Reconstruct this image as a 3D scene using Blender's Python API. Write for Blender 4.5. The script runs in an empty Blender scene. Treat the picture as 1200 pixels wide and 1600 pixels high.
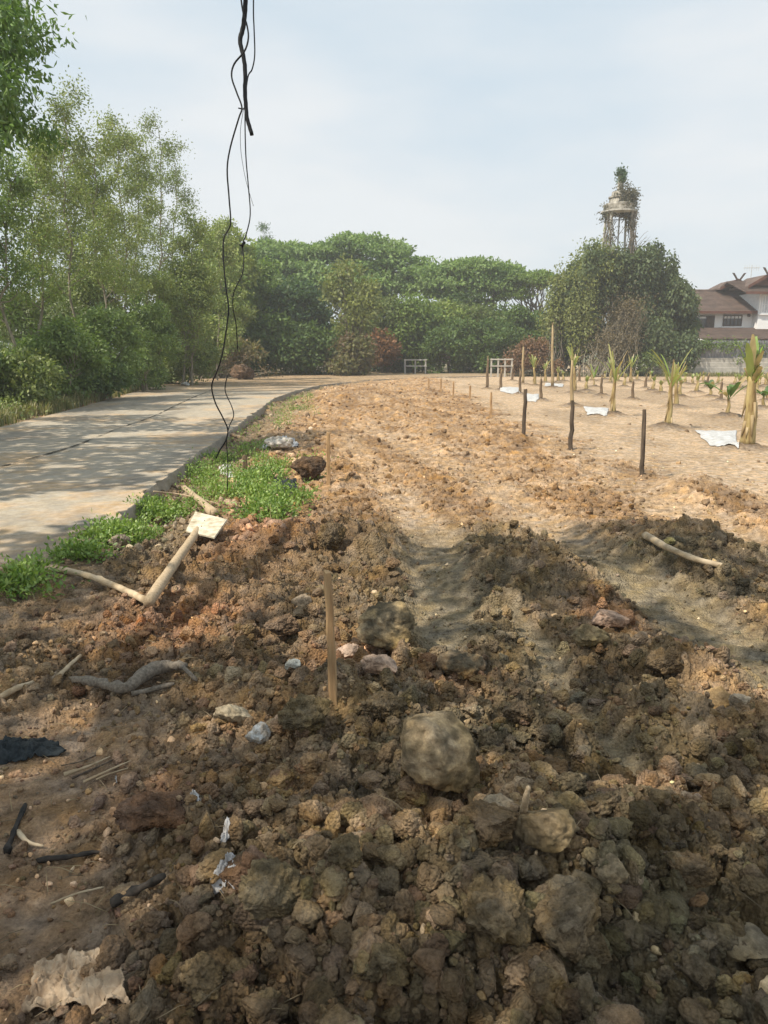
import bpy, math, random
import numpy as np
from mathutils import Vector, Matrix

scene = bpy.context.scene
C = scene.collection
rng = np.random.default_rng(7)
random.seed(7)

# ------------------------------------------------------------------ camera
PITCH = math.atan(250 / 1200)
CAMZ = 1.6
cd = bpy.data.cameras.new('camera')
cd.sensor_fit = 'VERTICAL'; cd.sensor_height = 36; cd.lens = 27
cd.clip_start = 0.05; cd.clip_end = 6000
cam = bpy.data.objects.new('camera', cd)
cam.location = (0, 0, CAMZ)
cam.rotation_euler = (math.radians(90) - PITCH, 0, 0)
C.objects.link(cam); scene.camera = cam

# ------------------------------------------------------------------ light
SUN_EL = math.radians(53)
SUN_AZ = math.radians(-122)          # from +Y, clockwise: sun stands to the left and a little behind
S = np.array([math.sin(SUN_AZ) * math.cos(SUN_EL), math.cos(SUN_AZ) * math.cos(SUN_EL), math.sin(SUN_EL)])
w = bpy.data.worlds.new('World'); scene.world = w; w.use_nodes = True
nt = w.node_tree; nt.nodes.clear()
sky = nt.nodes.new('ShaderNodeTexSky'); sky.sky_type = 'NISHITA'; sky.sun_disc = False
sky.sun_elevation = SUN_EL; sky.sun_rotation = SUN_AZ
sky.altitude = 50; sky.air_density = 1.0; sky.dust_density = 3.5; sky.ozone_density = 1.6
# thin high cloud veil mixed into the sky by direction
tc = nt.nodes.new('ShaderNodeTexCoord')
mp = nt.nodes.new('ShaderNodeMapping'); mp.inputs['Scale'].default_value = (1.2, 1.2, 4.0)
nz = nt.nodes.new('ShaderNodeTexNoise'); nz.inputs['Scale'].default_value = 1.3; nz.inputs['Detail'].default_value = 5
cr = nt.nodes.new('ShaderNodeValToRGB')
cr.color_ramp.elements[0].position = 0.40; cr.color_ramp.elements[0].color = (0.80, 0.80, 0.80, 1)
cr.color_ramp.elements[1].position = 0.70; cr.color_ramp.elements[1].color = (0.97, 0.97, 0.97, 1)
cr2 = nt.nodes.new('ShaderNodeValToRGB'); cr2.color_ramp.elements[0].position = .42; cr2.color_ramp.elements[1].position = .66
mx = nt.nodes.new('ShaderNodeMix'); mx.data_type = 'RGBA'
mx.inputs[7].default_value = (7.3, 7.75, 8.15, 1)
vl = nt.nodes.new('ShaderNodeMix'); vl.data_type = 'RGBA'; vl.inputs[6].default_value = (6.1, 7.35, 8.25, 1); vl.inputs[7].default_value = (7.6, 7.95, 8.2, 1)
bg = nt.nodes.new('ShaderNodeBackground'); bg.inputs['Strength'].default_value = 0.099
wo = nt.nodes.new('ShaderNodeOutputWorld')
L = nt.links.new
L(tc.outputs['Generated'], mp.inputs['Vector']); L(mp.outputs[0], nz.inputs['Vector'])
L(cr2.outputs[0], vl.inputs[0]); L(vl.outputs[2], mx.inputs[7]); L(nz.outputs['Fac'], cr2.inputs[0]); L(nz.outputs['Fac'], cr.inputs[0]); L(cr.outputs[0], mx.inputs[0])
L(sky.outputs[0], mx.inputs[6]); L(mx.outputs[2], bg.inputs[0]); L(bg.outputs[0], wo.inputs[0])
sl = bpy.data.lights.new('sun', 'SUN'); sl.energy = 5.0; sl.angle = math.radians(0.5); sl.color = (1.0, 0.915, 0.77)
so = bpy.data.objects.new('sun', sl); C.objects.link(so)
so.rotation_euler = Vector(S).to_track_quat('Z', 'Y').to_euler()
so.location = (-20, -5, 30)
scene.view_settings.view_transform = 'Standard'; scene.view_settings.look = 'None'
scene.view_settings.exposure = 0.19; scene.view_settings.gamma = 1.0
try:
    scene.cycles.max_bounces = 7; scene.cycles.transparent_max_bounces = 6
    scene.cycles.volume_bounces = 1; scene.cycles.volume_step_rate = 4
except Exception:
    pass

# ------------------------------------------------------------------ pixel <-> place (authoring only)
cP, sP = math.cos(PITCH), math.sin(PITCH)
def gp(px, py, z=0.0):
    a = (px - 600) / 1200; b = (800 - py) / 1200
    dy = cP + b * sP; dz = -sP + b * cP
    t = (z - CAMZ) / dz
    return a * t, dy * t
def at(px, py, Y):
    a = (px - 600) / 1200; b = (800 - py) / 1200
    dy = cP + b * sP; dz = -sP + b * cP
    t = Y / dy
    return np.array([a * t, Y, CAMZ + dz * t])
def proj(P):
    P = np.asarray(P, float)
    y = P[:, 1]; z = P[:, 2] - CAMZ
    f = y * cP - z * sP; u = y * sP + z * cP
    f = np.where(f < 0.05, 0.05, f)
    return 600 + 1200 * P[:, 0] / f, 800 - 1200 * u / f, f

# ------------------------------------------------------------------ numpy noise
def h2(ix, iy, s):
    h = ix.astype(np.uint32) * np.uint32(374761393) + iy.astype(np.uint32) * np.uint32(668265263) + np.uint32((s * 2654435761) & 0xffffffff)
    h ^= h >> np.uint32(13); h *= np.uint32(1274126177); h ^= h >> np.uint32(16)
    h *= np.uint32(2246822519); h ^= h >> np.uint32(15)
    return h.astype(np.float64) / 4294967296.0
def vn(x, y, s=0):
    fx = np.floor(x); fy = np.floor(y); ix = fx.astype(np.int64); iy = fy.astype(np.int64)
    tx = x - fx; ty = y - fy; tx = tx * tx * (3 - 2 * tx); ty = ty * ty * (3 - 2 * ty)
    a = h2(ix, iy, s); b = h2(ix + 1, iy, s); c = h2(ix, iy + 1, s); d = h2(ix + 1, iy + 1, s)
    return (a * (1 - tx) + b * tx) * (1 - ty) + (c * (1 - tx) + d * tx) * ty
def fbm(x, y, o=4, s=0):
    r = 0; a = 0.5; t = 0
    for i in range(o):
        r = r + a * vn(x + 17.3 * i, y - 9.1 * i, s + i); t += a; a *= 0.5; x = x * 2.03; y = y * 2.03
    return r / t
def dome(x, y, cell, prob, s=0, rmin=0.28, rmax=0.62):
    """clods: rounded lumps of random radius on a jittered lattice, height in metres"""
    wx = x + cell * 0.75 * (fbm(x / cell * 2.3, y / cell * 2.3, 3, s + 50) - .5); wy = y + cell * 0.75 * (fbm(x / cell * 2.3, y / cell * 2.3, 3, s + 51) - .5)
    gx = wx / cell; gy = wy / cell
    ix = np.floor(gx).astype(np.int64); iy = np.floor(gy).astype(np.int64)
    best = np.zeros_like(gx)
    for dx in (-1, 0, 1):
        for dy in (-1, 0, 1):
            cx = ix + dx; cy = iy + dy
            jx = h2(cx, cy, s + 1); jy = h2(cx, cy, s + 2); r = rmin + (rmax - rmin) * h2(cx, cy, s + 3) ** 1.5
            on = h2(cx, cy, s + 4) < prob
            el = 0.7 + 0.6 * h2(cx, cy, s + 5)
            ddx = (gx - cx - jx) * el; ddy = (gy - cy - jy) / el
            v = r * r - ddx * ddx - ddy * ddy
            hh = np.sqrt(np.maximum(v, 0)) * (0.7 + 0.5 * h2(cx, cy, s + 6))
            best = np.maximum(best, np.where(on, hh, 0))
    return best * cell
def chunk(x, y, cell, prob, s=0, gap=.22):
    """broken clay: angular blocks of random height and tilt with cracks between them"""
    wx = x + cell * .7 * (fbm(x / cell * 1.6, y / cell * 1.6, 4, s + 50) - .5); wy = y + cell * .7 * (fbm(x / cell * 1.6, y / cell * 1.6, 4, s + 51) - .5)
    gx = wx / cell; gy = wy / cell; ix = np.floor(gx).astype(np.int64); iy = np.floor(gy).astype(np.int64)
    f1 = np.full(gx.shape, 9.); f2 = np.full(gx.shape, 9.); hh = np.zeros(gx.shape); ax = np.zeros(gx.shape); ay = np.zeros(gx.shape)
    for dx in (-1, 0, 1):
        for dy in (-1, 0, 1):
            cx = ix + dx; cy = iy + dy; ex = gx - cx - h2(cx, cy, s + 1); ey = gy - cy - h2(cx, cy, s + 2); d = np.hypot(ex, ey)
            n1 = d < f1; f2 = np.where(n1, f1, np.minimum(f2, d)); f1 = np.where(n1, d, f1)
            on = (h2(cx, cy, s + 4) < prob) * (.25 + .75 * h2(cx, cy, s + 3))
            hh = np.where(n1, on, hh); t1 = (h2(cx, cy, s + 5) - .5) * ex + (h2(cx, cy, s + 6) - .5) * ey; ax = np.where(n1, t1 * (on > 0), ax)
    e = np.clip((f2 - f1) / gap, 0, 1); e = np.sqrt(e * (2 - e))
    return cell * e * np.maximum(hh * .62 + ax * .75, 0)
def ss(a, b, x):
    t = np.clip((x - a) / (b - a), 0, 1); return t * t * (3 - 2 * t)
def h3(ix, iy, iz, s):
    return h2(ix + iz * 7919, iy - iz * 104729 + 13 * ix, s)
def vn3(P, s=0):
    f = np.floor(P); i = f.astype(np.int64); t = P - f; t = t * t * (3 - 2 * t)
    r = 0
    for a in (0, 1):
        for b in (0, 1):
            for c in (0, 1):
                wgt = (t[:, 0] if a else 1 - t[:, 0]) * (t[:, 1] if b else 1 - t[:, 1]) * (t[:, 2] if c else 1 - t[:, 2])
                r = r + wgt * h3(i[:, 0] + a, i[:, 1] + b, i[:, 2] + c, s)
    return r
def fbm3(P, o=4, s=0):
    r = 0; a = .5; t = 0
    for k in range(o):
        r = r + a * vn3(P + 11.7 * k, s + k); t += a; a *= .5; P = P * 2.07
    return r / t
def pdist(x, y, pts):
    """distance to a polyline"""
    best = np.full_like(x, 1e9)
    for (ax, ay), (bx, by) in zip(pts[:-1], pts[1:]):
        vx, vy = bx - ax, by - ay; l = vx * vx + vy * vy + 1e-12
        t = np.clip(((x - ax) * vx + (y - ay) * vy) / l, 0, 1)
        best = np.minimum(best, np.hypot(x - ax - t * vx, y - ay - t * vy))
    return best
def inpoly(x, y, pts):
    r = np.zeros(x.shape, bool); n = len(pts)
    for i in range(n):
        ax, ay = pts[i]; bx, by = pts[(i + 1) % n]
        if ay == by: continue
        c = ((ay > y) != (by > y)) & (x < (bx - ax) * (y - ay) / (by - ay) + ax)
        r ^= c
    return r
def blob(x, y, px, py, rx, ry, p=1.0):
    """soft spot on the ground, given where the photo shows it"""
    cx, cy = gp(px, py); w_ = rx * math.hypot(cy, 1.4) / 1200
    y0 = gp(px, py + ry)[1]; y1 = gp(px, max(py - ry, 556))[1]; h_ = abs(y1 - y0) / 2
    d = ((x - cx) / w_) ** 2 + ((y - cy) / h_) ** 2
    return np.exp(-d * p)

# ------------------------------------------------------------------ mesh helpers
def tag(o, label=None, cat=None, group=None, kind=None):
    if label: o['label'] = label
    if cat: o['category'] = cat
    if group: o['group'] = group
    if kind: o['kind'] = kind
    return o
def link(o, parent=None):
    C.objects.link(o)
    if parent is not None: o.parent = parent
    return o
def empty(name, loc, label=None, cat=None, group=None, rz=0):
    o = bpy.data.objects.new(name, None); o.empty_display_size = .2
    o.location = tuple(float(v) for v in loc); o.rotation_euler = (0, 0, rz); C.objects.link(o)
    return tag(o, label, cat, group)
def npmesh(name, V, F, mat, col=None, smooth=True):
    """V (n,3), F (m,k) all the same k, or list of such arrays"""
    me = bpy.data.meshes.new(name)
    Fs = F if isinstance(F, list) else [F]
    V = np.ascontiguousarray(V, np.float32)
    me.vertices.add(len(V)); me.vertices.foreach_set('co', V.ravel())
    idx = np.concatenate([f.ravel() for f in Fs]).astype(np.int32)
    tot = np.concatenate([np.full(len(f), f.shape[1]) for f in Fs]).astype(np.int32)
    st = np.concatenate([[0], np.cumsum(tot)[:-1]]).astype(np.int32)
    me.loops.add(len(idx)); me.loops.foreach_set('vertex_index', idx)
    me.polygons.add(len(tot)); me.polygons.foreach_set('loop_start', st); me.polygons.foreach_set('loop_total', tot)
    me.polygons.foreach_set('use_smooth', np.full(len(tot), smooth))
    me.update(calc_edges=True)
    if col is not None:
        a = me.color_attributes.new('Col', 'FLOAT_COLOR', 'POINT')
        c4 = np.ones((len(V), 4), np.float32); c4[:, :3] = col; a.data.foreach_set('color', c4.ravel())
    if mat: me.materials.append(mat)
    return me
def npobj(name, V, F, mat, parent=None, col=None, smooth=True, loc=None):
    o = bpy.data.objects.new(name, npmesh(name, V, F, mat, col, smooth))
    if loc is not None: o.location = tuple(float(v) for v in loc)
    return link(o, parent)
class MB:
    """gathers simple solids into ONE mesh"""
    def __init__(s): s.v = []; s.f = []; s.n = 0
    def add(s, V, F):
        V = np.asarray(V, float); s.v.append(V); s.f += [[i + s.n for i in f] for f in F]; s.n += len(V)
    def box(s, x0, x1, y0, y1, z0, z1, M=None):
        V = np.array([(x, y, z) for z in (z0, z1) for y in (y0, y1) for x in (x0, x1)], float)
        if M is not None: V = V @ np.array(M.to_3x3()).T + np.array(M.translation)
        s.add(V, [(0, 2, 3, 1), (4, 5, 7, 6), (0, 1, 5, 4), (2, 6, 7, 3), (0, 4, 6, 2), (1, 3, 7, 5)])
    def prism(s, poly, d):
        """poly: list of 3D points, d: extrusion vector"""
        n = len(poly); A = np.array(poly, float); B = A + np.array(d)
        s.add(np.vstack([A, B]), [tuple(range(n))[::-1], tuple(range(n, 2 * n))] + [(i, (i + 1) % n, n + (i + 1) % n, n + i) for i in range(n)])
    def tube(s, P, R, k=6, cap=True):
        V, F = tube(P, R, k, cap); s.add(V, F)
    def obj(s, name, mat, parent=None, smooth=False):
        me = bpy.data.meshes.new(name); me.from_pydata(np.vstack(s.v).tolist(), [], s.f)
        me.materials.append(mat)
        if smooth: me.polygons.foreach_set('use_smooth', [True] * len(me.polygons))
        return link(bpy.data.objects.new(name, me), parent)
def tube(P, R, k=6, cap=True):
    P = np.asarray(P, float); n = len(P); R = np.broadcast_to(np.asarray(R, float), (n,))
    T = np.gradient(P, axis=0); T /= np.linalg.norm(T, axis=1, keepdims=True) + 1e-9
    ref = np.array([0.31, 0.17, 0.93]) if abs(T[0, 2]) < .9 else np.array([1., 0.1, 0])
    N = np.cross(T, ref); N /= np.linalg.norm(N, axis=1, keepdims=True) + 1e-9; B = np.cross(T, N)
    a = np.linspace(0, 2 * np.pi, k, endpoint=False)
    V = P[:, None] + R[:, None, None] * (np.cos(a)[None, :, None] * N[:, None] + np.sin(a)[None, :, None] * B[:, None])
    V = V.reshape(-1, 3); F = []
    for i in range(n - 1):
        for j in range(k):
            F.append((i * k + j, i * k + (j + 1) % k, (i + 1) * k + (j + 1) % k, (i + 1) * k + j))
    if cap: F.append(tuple(range(k))[::-1]); F.append(tuple(range((n - 1) * k, n * k)))
    return V, F
def spline(P, m=6):
    P = np.asarray(P, float); out = []
    Q = np.vstack([2 * P[0] - P[1], P, 2 * P[-1] - P[-2]])
    for i in range(1, len(Q) - 2):
        for t in np.arange(m) / m:
            a, b, c, d = Q[i - 1], Q[i], Q[i + 1], Q[i + 2]
            out.append(.5 * (2 * b + (c - a) * t + (2 * a - 5 * b + 4 * c - d) * t * t + (3 * b - a - 3 * c + d) * t ** 3))
    out.append(P[-1]); return np.array(out)
def ico(sub):
    import bmesh
    bm = bmesh.new(); bmesh.ops.create_icosphere(bm, subdivisions=sub, radius=1)
    V = np.array([v.co[:] for v in bm.verts]); F = np.array([[v.index for v in f.verts] for f in bm.faces]); bm.free()
    return V, F

# ------------------------------------------------------------------ materials
def base_mat(name, rough=0.9, spec=0.2):
    m = bpy.data.materials.new(name); m.use_nodes = True
    b = m.node_tree.nodes['Principled BSDF']
    b.inputs['Roughness'].default_value = rough; b.inputs['Specular IOR Level'].default_value = spec
    return m, m.node_tree, b
def earth_mat(name, scale=1.0, bump=0.6, rough=0.95, amp=(0.62, 1.35), det=1.0):
    """soil: colour of the place from the Col attribute, broken up by grain, pebble flecks and bump"""
    m, t, b = base_mat(name, rough, 0.15); l = t.links.new; N = t.nodes.new
    at_ = N('ShaderNodeAttribute'); at_.attribute_name = 'Col'
    tc = N('ShaderNodeTexCoord')
    n1 = N('ShaderNodeTexNoise'); n1.inputs['Scale'].default_value = 14 * scale; n1.inputs['Detail'].default_value = 8; n1.inputs['Roughness'].default_value = .68
    n2 = N('ShaderNodeTexNoise'); n2.inputs['Scale'].default_value = 95 * scale; n2.inputs['Detail'].default_value = 5; n2.inputs['Roughness'].default_value = .7
    vo = N('ShaderNodeTexVoronoi'); vo.inputs['Scale'].default_value = 70 * scale
    for n in (n1, n2, vo): l(tc.outputs['Object'], n.inputs['Vector'])
    mr = N('ShaderNodeMapRange'); mr.inputs[1].default_value = .3; mr.inputs[2].default_value = .7; mr.inputs[3].default_value = amp[0]; mr.inputs[4].default_value = amp[1]
    l(n1.outputs['Fac'], mr.inputs[0])
    mr2 = N('ShaderNodeMapRange'); mr2.inputs[1].default_value = .3; mr2.inputs[2].default_value = .7; mr2.inputs[3].default_value = .78; mr2.inputs[4].default_value = 1.22
    l(n2.outputs['Fac'], mr2.inputs[0])
    mu = N('ShaderNodeMath'); mu.operation = 'MULTIPLY'; l(mr.outputs[0], mu.inputs[0]); l(mr2.outputs[0], mu.inputs[1])
    vm = N('ShaderNodeVectorMath'); vm.operation = 'SCALE'; l(at_.outputs['Color'], vm.inputs[0]); l(mu.outputs[0], vm.inputs['Scale'])
    # hue drift
    hs = N('ShaderNodeHueSaturation'); n3 = N('ShaderNodeTexNoise'); n3.inputs['Scale'].default_value = 6 * scale; n3.inputs['Detail'].default_value = 4
    l(tc.outputs['Object'], n3.inputs['Vector'])
    mr3 = N('ShaderNodeMapRange'); mr3.inputs[1].default_value = .3; mr3.inputs[2].default_value = .7; mr3.inputs[3].default_value = .78; mr3.inputs[4].default_value = 1.2
    l(n3.outputs['Fac'], mr3.inputs[0]); l(mr3.outputs[0], hs.inputs['Saturation']); l(vm.outputs[0], hs.inputs['Color'])
    l(hs.outputs[0], b.inputs['Base Color'])
    ad = N('ShaderNodeMath'); ad.operation = 'MULTIPLY_ADD'; l(vo.outputs['Distance'], ad.inputs[0]); ad.inputs[1].default_value = -.5 * det; l(n2.outputs['Fac'], ad.inputs[2])
    ad2 = N('ShaderNodeMath'); ad2.operation = 'MULTIPLY_ADD'; l(n1.outputs['Fac'], ad2.inputs[0]); ad2.inputs[1].default_value = 1.6; l(ad.outputs[0], ad2.inputs[2])
    bu = N('ShaderNodeBump'); bu.inputs['Strength'].default_value = bump; bu.inputs['Distance'].default_value = .017 / scale
    l(ad2.outputs[0], bu.inputs['Height']); l(bu.outputs[0], b.inputs['Normal'])
    return m
def leaf_mat(name, trans=0.32, gloss=0.05):
    m = bpy.data.materials.new(name); m.use_nodes = True; t = m.node_tree; t.nodes.clear(); N = t.nodes.new; l = t.links.new
    a = N('ShaderNodeAttribute'); a.attribute_name = 'Col'
    d = N('ShaderNodeBsdfDiffuse'); tr = N('ShaderNodeBsdfTranslucent'); g = N('ShaderNodeBsdfGlossy'); g.inputs['Roughness'].default_value = .5
    br = N('ShaderNodeMix'); br.data_type = 'RGBA'; br.blend_type = 'MULTIPLY'; br.inputs[0].default_value = 1; br.inputs[7].default_value = (1.15, 1.25, .6, 1)
    l(a.outputs['Color'], br.inputs[6]); l(br.outputs[2], tr.inputs['Color']); l(a.outputs['Color'], d.inputs['Color'])
    m1 = N('ShaderNodeMixShader'); m1.inputs[0].default_value = trans; l(d.outputs[0], m1.inputs[1]); l(tr.outputs[0], m1.inputs[2])
    m2 = N('ShaderNodeMixShader'); m2.inputs[0].default_value = gloss; l(m1.outputs[0], m2.inputs[1]); l(g.outputs[0], m2.inputs[2])
    o = N('ShaderNodeOutputMaterial'); l(m2.outputs[0], o.inputs[0])
    return m
def noise_mat(name, c1, c2, scale=8, rough=.85, bump=.3, dist=.01, stretch=(1, 1, 1), spec=.2, detail=6, lo=.35, hi=.65):
    m, t, b = base_mat(name, rough, spec); N = t.nodes.new; l = t.links.new
    tc = N('ShaderNodeTexCoord'); mp = N('ShaderNodeMapping'); mp.inputs['Scale'].default_value = stretch
    n = N('ShaderNodeTexNoise'); n.inputs['Scale'].default_value = scale; n.inputs['Detail'].default_value = detail; n.inputs['Roughness'].default_value = .65
    l(tc.outputs['Object'], mp.inputs[0]); l(mp.outputs[0], n.inputs['Vector'])
    r = N('ShaderNodeValToRGB'); r.color_ramp.elements[0].position = lo; r.color_ramp.elements[1].position = hi
    r.color_ramp.elements[0].color = (*c1, 1); r.color_ramp.elements[1].color = (*c2, 1)
    l(n.outputs['Fac'], r.inputs[0]); l(r.outputs[0], b.inputs['Base Color'])
    bu = N('ShaderNodeBump'); bu.inputs['Strength'].default_value = bump; bu.inputs['Distance'].default_value = dist
    l(n.outputs['Fac'], bu.inputs['Height']); l(bu.outputs[0], b.inputs['Normal'])
    return m
M = {}
M['earth'] = earth_mat('earth', 1.0, 1.0, det=2.2, amp=(.50, 1.55))
M['clod'] = earth_mat('clod_earth', 1.25, 1.0, det=2.6, amp=(.50, 1.55))
M['rock'] = earth_mat('rock_face', 0.8, 0.55, rough=.9, amp=(.45, 1.6), det=1.2)
M['leaf'] = leaf_mat('leaf'); M['leaf_far'] = leaf_mat('leaf_far', .36, .02)
M['bark'] = noise_mat('bark', (.10, .085, .065), (.26, .22, .17), 14, stretch=(1, 1, .2), bump=.6)
M['pale_bark'] = noise_mat('pale_bark', (.16, .14, .10), (.34, .30, .23), 12, stretch=(1, 1, .2), bump=.5)

# ------------------------------------------------------------------ ground layout
RL = [(-6.4, 5.2), (-6.6, 6), (-7.2, 10), (-8.0, 16.1), (-8.6, 22), (-10.0, 32), (-10.9, 40), (-10.2, 47), (-6, 51.5), (2, 55), (9, 58)]
RR = [(-2.3, 5.2), (-2.38, 5.6), (-2.62, 8), (-2.85, 11.4), (-3.0, 14.5), (-3.7, 26), (-3.6, 31), (-3.0, 37), (-0.9, 43.5), (3.2, 48.8), (10.5, 53)]
RPOLY = RL + RR[::-1]
ROADZ = 0.07
TRACKS = [   # smooth, pressed tyre lanes: points in the photo, width in metres
    ([(1260, 1090), (1190, 1040), (1080, 970), (1000, 925), (900, 862), (820, 808), (740, 755), (660, 712), (560, 665)], .30),
    ([(1260, 905), (1180, 868), (1090, 815), (1000, 772), (930, 738), (840, 690)], .34),
    ([(690, 1010), (690, 940), (685, 890), (670, 840), (640, 800), (600, 760), (560, 720), (545, 690)], .24),
    ([(980, 1240), (900, 1110), (850, 1010), (800, 960)], .10),
]
TRW = [([gp(*p) for p in pts], wd) for pts, wd in TRACKS]
HEAPS = [  # px, py, radius m, height m
    (420, 872, .5, .16), (540, 850, .45, .13), (500, 950, .55, .06), (770, 905, .62, .13), (880, 905, .5, .11), (1000, 850, .75, .13), (1120, 905, .6, .13),
    (1110, 880, .5, .12), (730, 1010, .4, .08), (300, 1300, .35, .09), (820, 1330, .35, .12), (430, 1440, .33, .10), (700, 1500, .4, .12), (950, 1500, .35, .10),
    (1080, 1400, .35, .08), (1090, 1080, .4, .10), (350, 1060, .35, .07), (480, 1130, .3, .10), (600, 1120, .35, .07), (540, 1280, .3, .06),
    (540, 700, .7, .20), (620, 655, 1.5, .26), (560, 632, 2.2, .34), (700, 680, 1.2, .14), (640, 745, .6, .12), (760, 775, .7, .12), (540, 760, .5, .14),
    (500, 735, .5, .18), (900, 735, .7, .12), (1100, 770, .8, .14), (820, 700, 1.0, .12), (600, 615, 2.5, .30), (690, 600, 3, .22), (1040, 1180, .35, .08), (1160, 1200, .3, .08)]
PLANTS = [  # px, base py, top py, kind, label
    (761, 609, 566, 'post', 'dark cut banana stump, leftmost of the planted stems by the field edge'),
    (782, 611, 586, 'post', 'short dark banana stump second from the left of the planting'),
    (812, 618, 588, 'post', 'dark leaning banana stump just before the pale bare stem'),
    (817, 602, 549, 'pole', 'pale bare banana stem left of the reddish dry bush'),
    (836, 604, 553, 'leafy', 'thin yellow banana plant with a few limp leaves before the dry bush'),
    (845, 628, 600, 'post', 'dark banana stump beside the middle white sheet'),
    (852, 600, 562, 'leafy', 'small drooping banana plant behind the middle stump'),
    (863, 607, 517, 'pole', 'tallest bare straw coloured banana stem in the field'),
    (872, 599, 575, 'leafy', 'tiny banana sprout right of the tallest bare stem'),
    (893, 637, 572, 'pole', 'bare banana stem standing behind the second dark stake'),
    (898, 615, 538, 'leafy', 'yellow banana plant with spread leaves right of the tallest bare stem'),
    (928, 606, 568, 'sprout', 'bright green banana sprout in front of the dark hedge'),
    (939, 620, 598, 'post', 'short bare banana stump between the green sprout and the double plant'),
    (953, 600, 560, 'leafy', 'pale banana plant behind the double yellow one'),
    (957, 651, 551, 'leafy', 'tall yellow banana plant with upright leaves right of the nearest small sheet'),
    (985, 600, 556, 'leafy', 'dry grey banana plant with limp leaves left of the concrete wall'),
    (988, 626, 602, 'post', 'small bare banana stump on its dark soil ring'),
    (1008, 608, 594, 'post', 'tiny far banana stump left of the concrete wall'),
    (1043, 671, 546, 'leafy', 'large banana plant with spiky yellow leaves before the concrete wall'),
    (1056, 638, 566, 'leafy', 'thin dry banana plant just behind the spiky yellow one'),
    (1061, 622, 590, 'leafy', 'low dry banana plant right of the spiky yellow one'),
    (1105, 607, 592, 'post', 'tiny far banana stump before the middle of the wall'),
    (1126, 628, 604, 'post', 'short banana stump left of the fan leaved plant'),
    (1137, 652, 588, 'fan', 'small banana plant with dark green fan leaves on a soil ring'),
    (1168, 703, 535, 'big', 'biggest banana plant with torn straw stem at the right edge'),
    (1180, 618, 570, 'leafy', 'banana plant half hidden behind the biggest one'),
    (1192, 640, 600, 'fan', 'low green banana plant at the right edge'),
    (1155, 612, 590, 'leafy', 'small far banana plant by the wall left of the biggest one'),
    (1020, 612, 588, 'leafy', 'low banana plant right of the dry grey one'), (1088, 615, 585, 'leafy', 'small yellow banana plant midway along the wall'), (1110, 622, 598, 'fan', 'little green banana plant left of the fan leaved one'), (1070, 601, 584, 'leafy', 'small far banana plant under the fence post'),
    (915, 612, 590, 'leafy', 'thin low banana plant left of the bright green sprout'), (975, 606, 584, 'leafy', 'small banana plant between the tall yellow one and the dry grey one'), (1185, 606, 588, 'leafy', 'tiny far banana plant at the right edge by the wall'), (1200, 628, 590, 'leafy', 'banana plant cut by the right edge of the view'),
    *[(px_, by_, by_ - h_, 'leafy', lb_) for px_, by_, h_, lb_ in [(880, 597, 14, 'tiny far banana plant right of the withered bush'), (925, 596, 15, 'tiny far banana plant behind the bright green sprout'), (945, 594, 13, 'farthest tiny banana plant behind the tall yellow one'), (965, 597, 16, 'tiny banana plant in the gap right of the tall yellow one'), (995, 596, 14, 'tiny far banana plant just right of the dry grey one'), (1015, 598, 17, 'tiny far banana plant at the left end of the concrete wall'), (1040, 597, 15, 'tiny far banana plant behind the spiky yellow one'), (1055, 606, 18, 'tiny banana plant close behind the thin dry one'), (1082, 603, 15, 'tiny banana plant below the leftmost metal fence post'), (1098, 598, 14, 'farthest tiny banana plant below the creeper on the fence'), (1122, 602, 17, 'tiny banana plant behind the short stump by the fan leaved plant'), (1148, 603, 18, 'tiny far banana plant just right of the fan leaved plant'), (1163, 598, 14, 'tiny far banana plant left of the top of the biggest one'), (1196, 604, 18, 'tiny far banana plant in the back row right of the biggest one'), (1032, 616, 20, 'low banana plant left of the foot of the spiky yellow one'), (1170, 612, 22, 'low banana plant peeping out right behind the biggest stem')]],
    (905, 598, 580, 'post', 'tiny far stump beside the dark hedge'),
    (800, 596, 578, 'post', 'tiny far stump before the dry bush'),
]
PW = [gp(p[0], p[1]) for p in PLANTS]

def weights(x, y):
    n = fbm(x / 1.1, y / 1.1, 4, 3) - .5
    road = inpoly(x, y, RPOLY) & (y > 3)
    ed = np.minimum(pdist(x, y, RL), pdist(x, y, RR))
    sd = np.where(road, -ed, ed)                       # signed distance to the road edge
    # strength of the clods
    near = 1 - ss(5.4, 8.2, y + 1.6 * n + .25 * x * (x > 0))
    band = 1 - ss(3.0, 4.3, x + 1.6 * n + .02 * (y - 10) - 1.6 * ss(7, 10, 10 - (y - 6)) * (y < 9))
    w = .14 + .48 * band + .38 * near
    path = np.maximum.reduce([1.15 * blob(x, y, -40, 1270, 330, 250), 1.1 * blob(x, y, 30, 1480, 200, 220), .75 * blob(x, y, 60, 960, 190, 60)])
    path = np.clip(path + .5 * n, 0, 1)
    w = w * (1 - .80 * path)
    tr = np.zeros_like(x)
    for pts, wd in TRW:
        d = pdist(x + .12 * n, y + .2 * n, pts) + .10 * (vn(x * 4, y * 4, 9) - .5)
        tr = np.maximum(tr, 1 - ss(wd * .55, wd * 1.3, d))
    tr = tr * (1 - .55 * ss(6.8, 9.5, y)) * ss(.28, .50, fbm(x * 1.4 + 3, y * .9, 4, 44) + .14)
    w = w * (1 - .80 * tr)
    # the field with its plants
    field = ss(2.6, 3.8, x + .8 * n) * ss(8, 11, y + 2 * n)
    w = w * (1 - .55 * field)
    left = (x < -2) & (y > 4.5)
    return w, near, band, path, tr, field, sd, road, n

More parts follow.
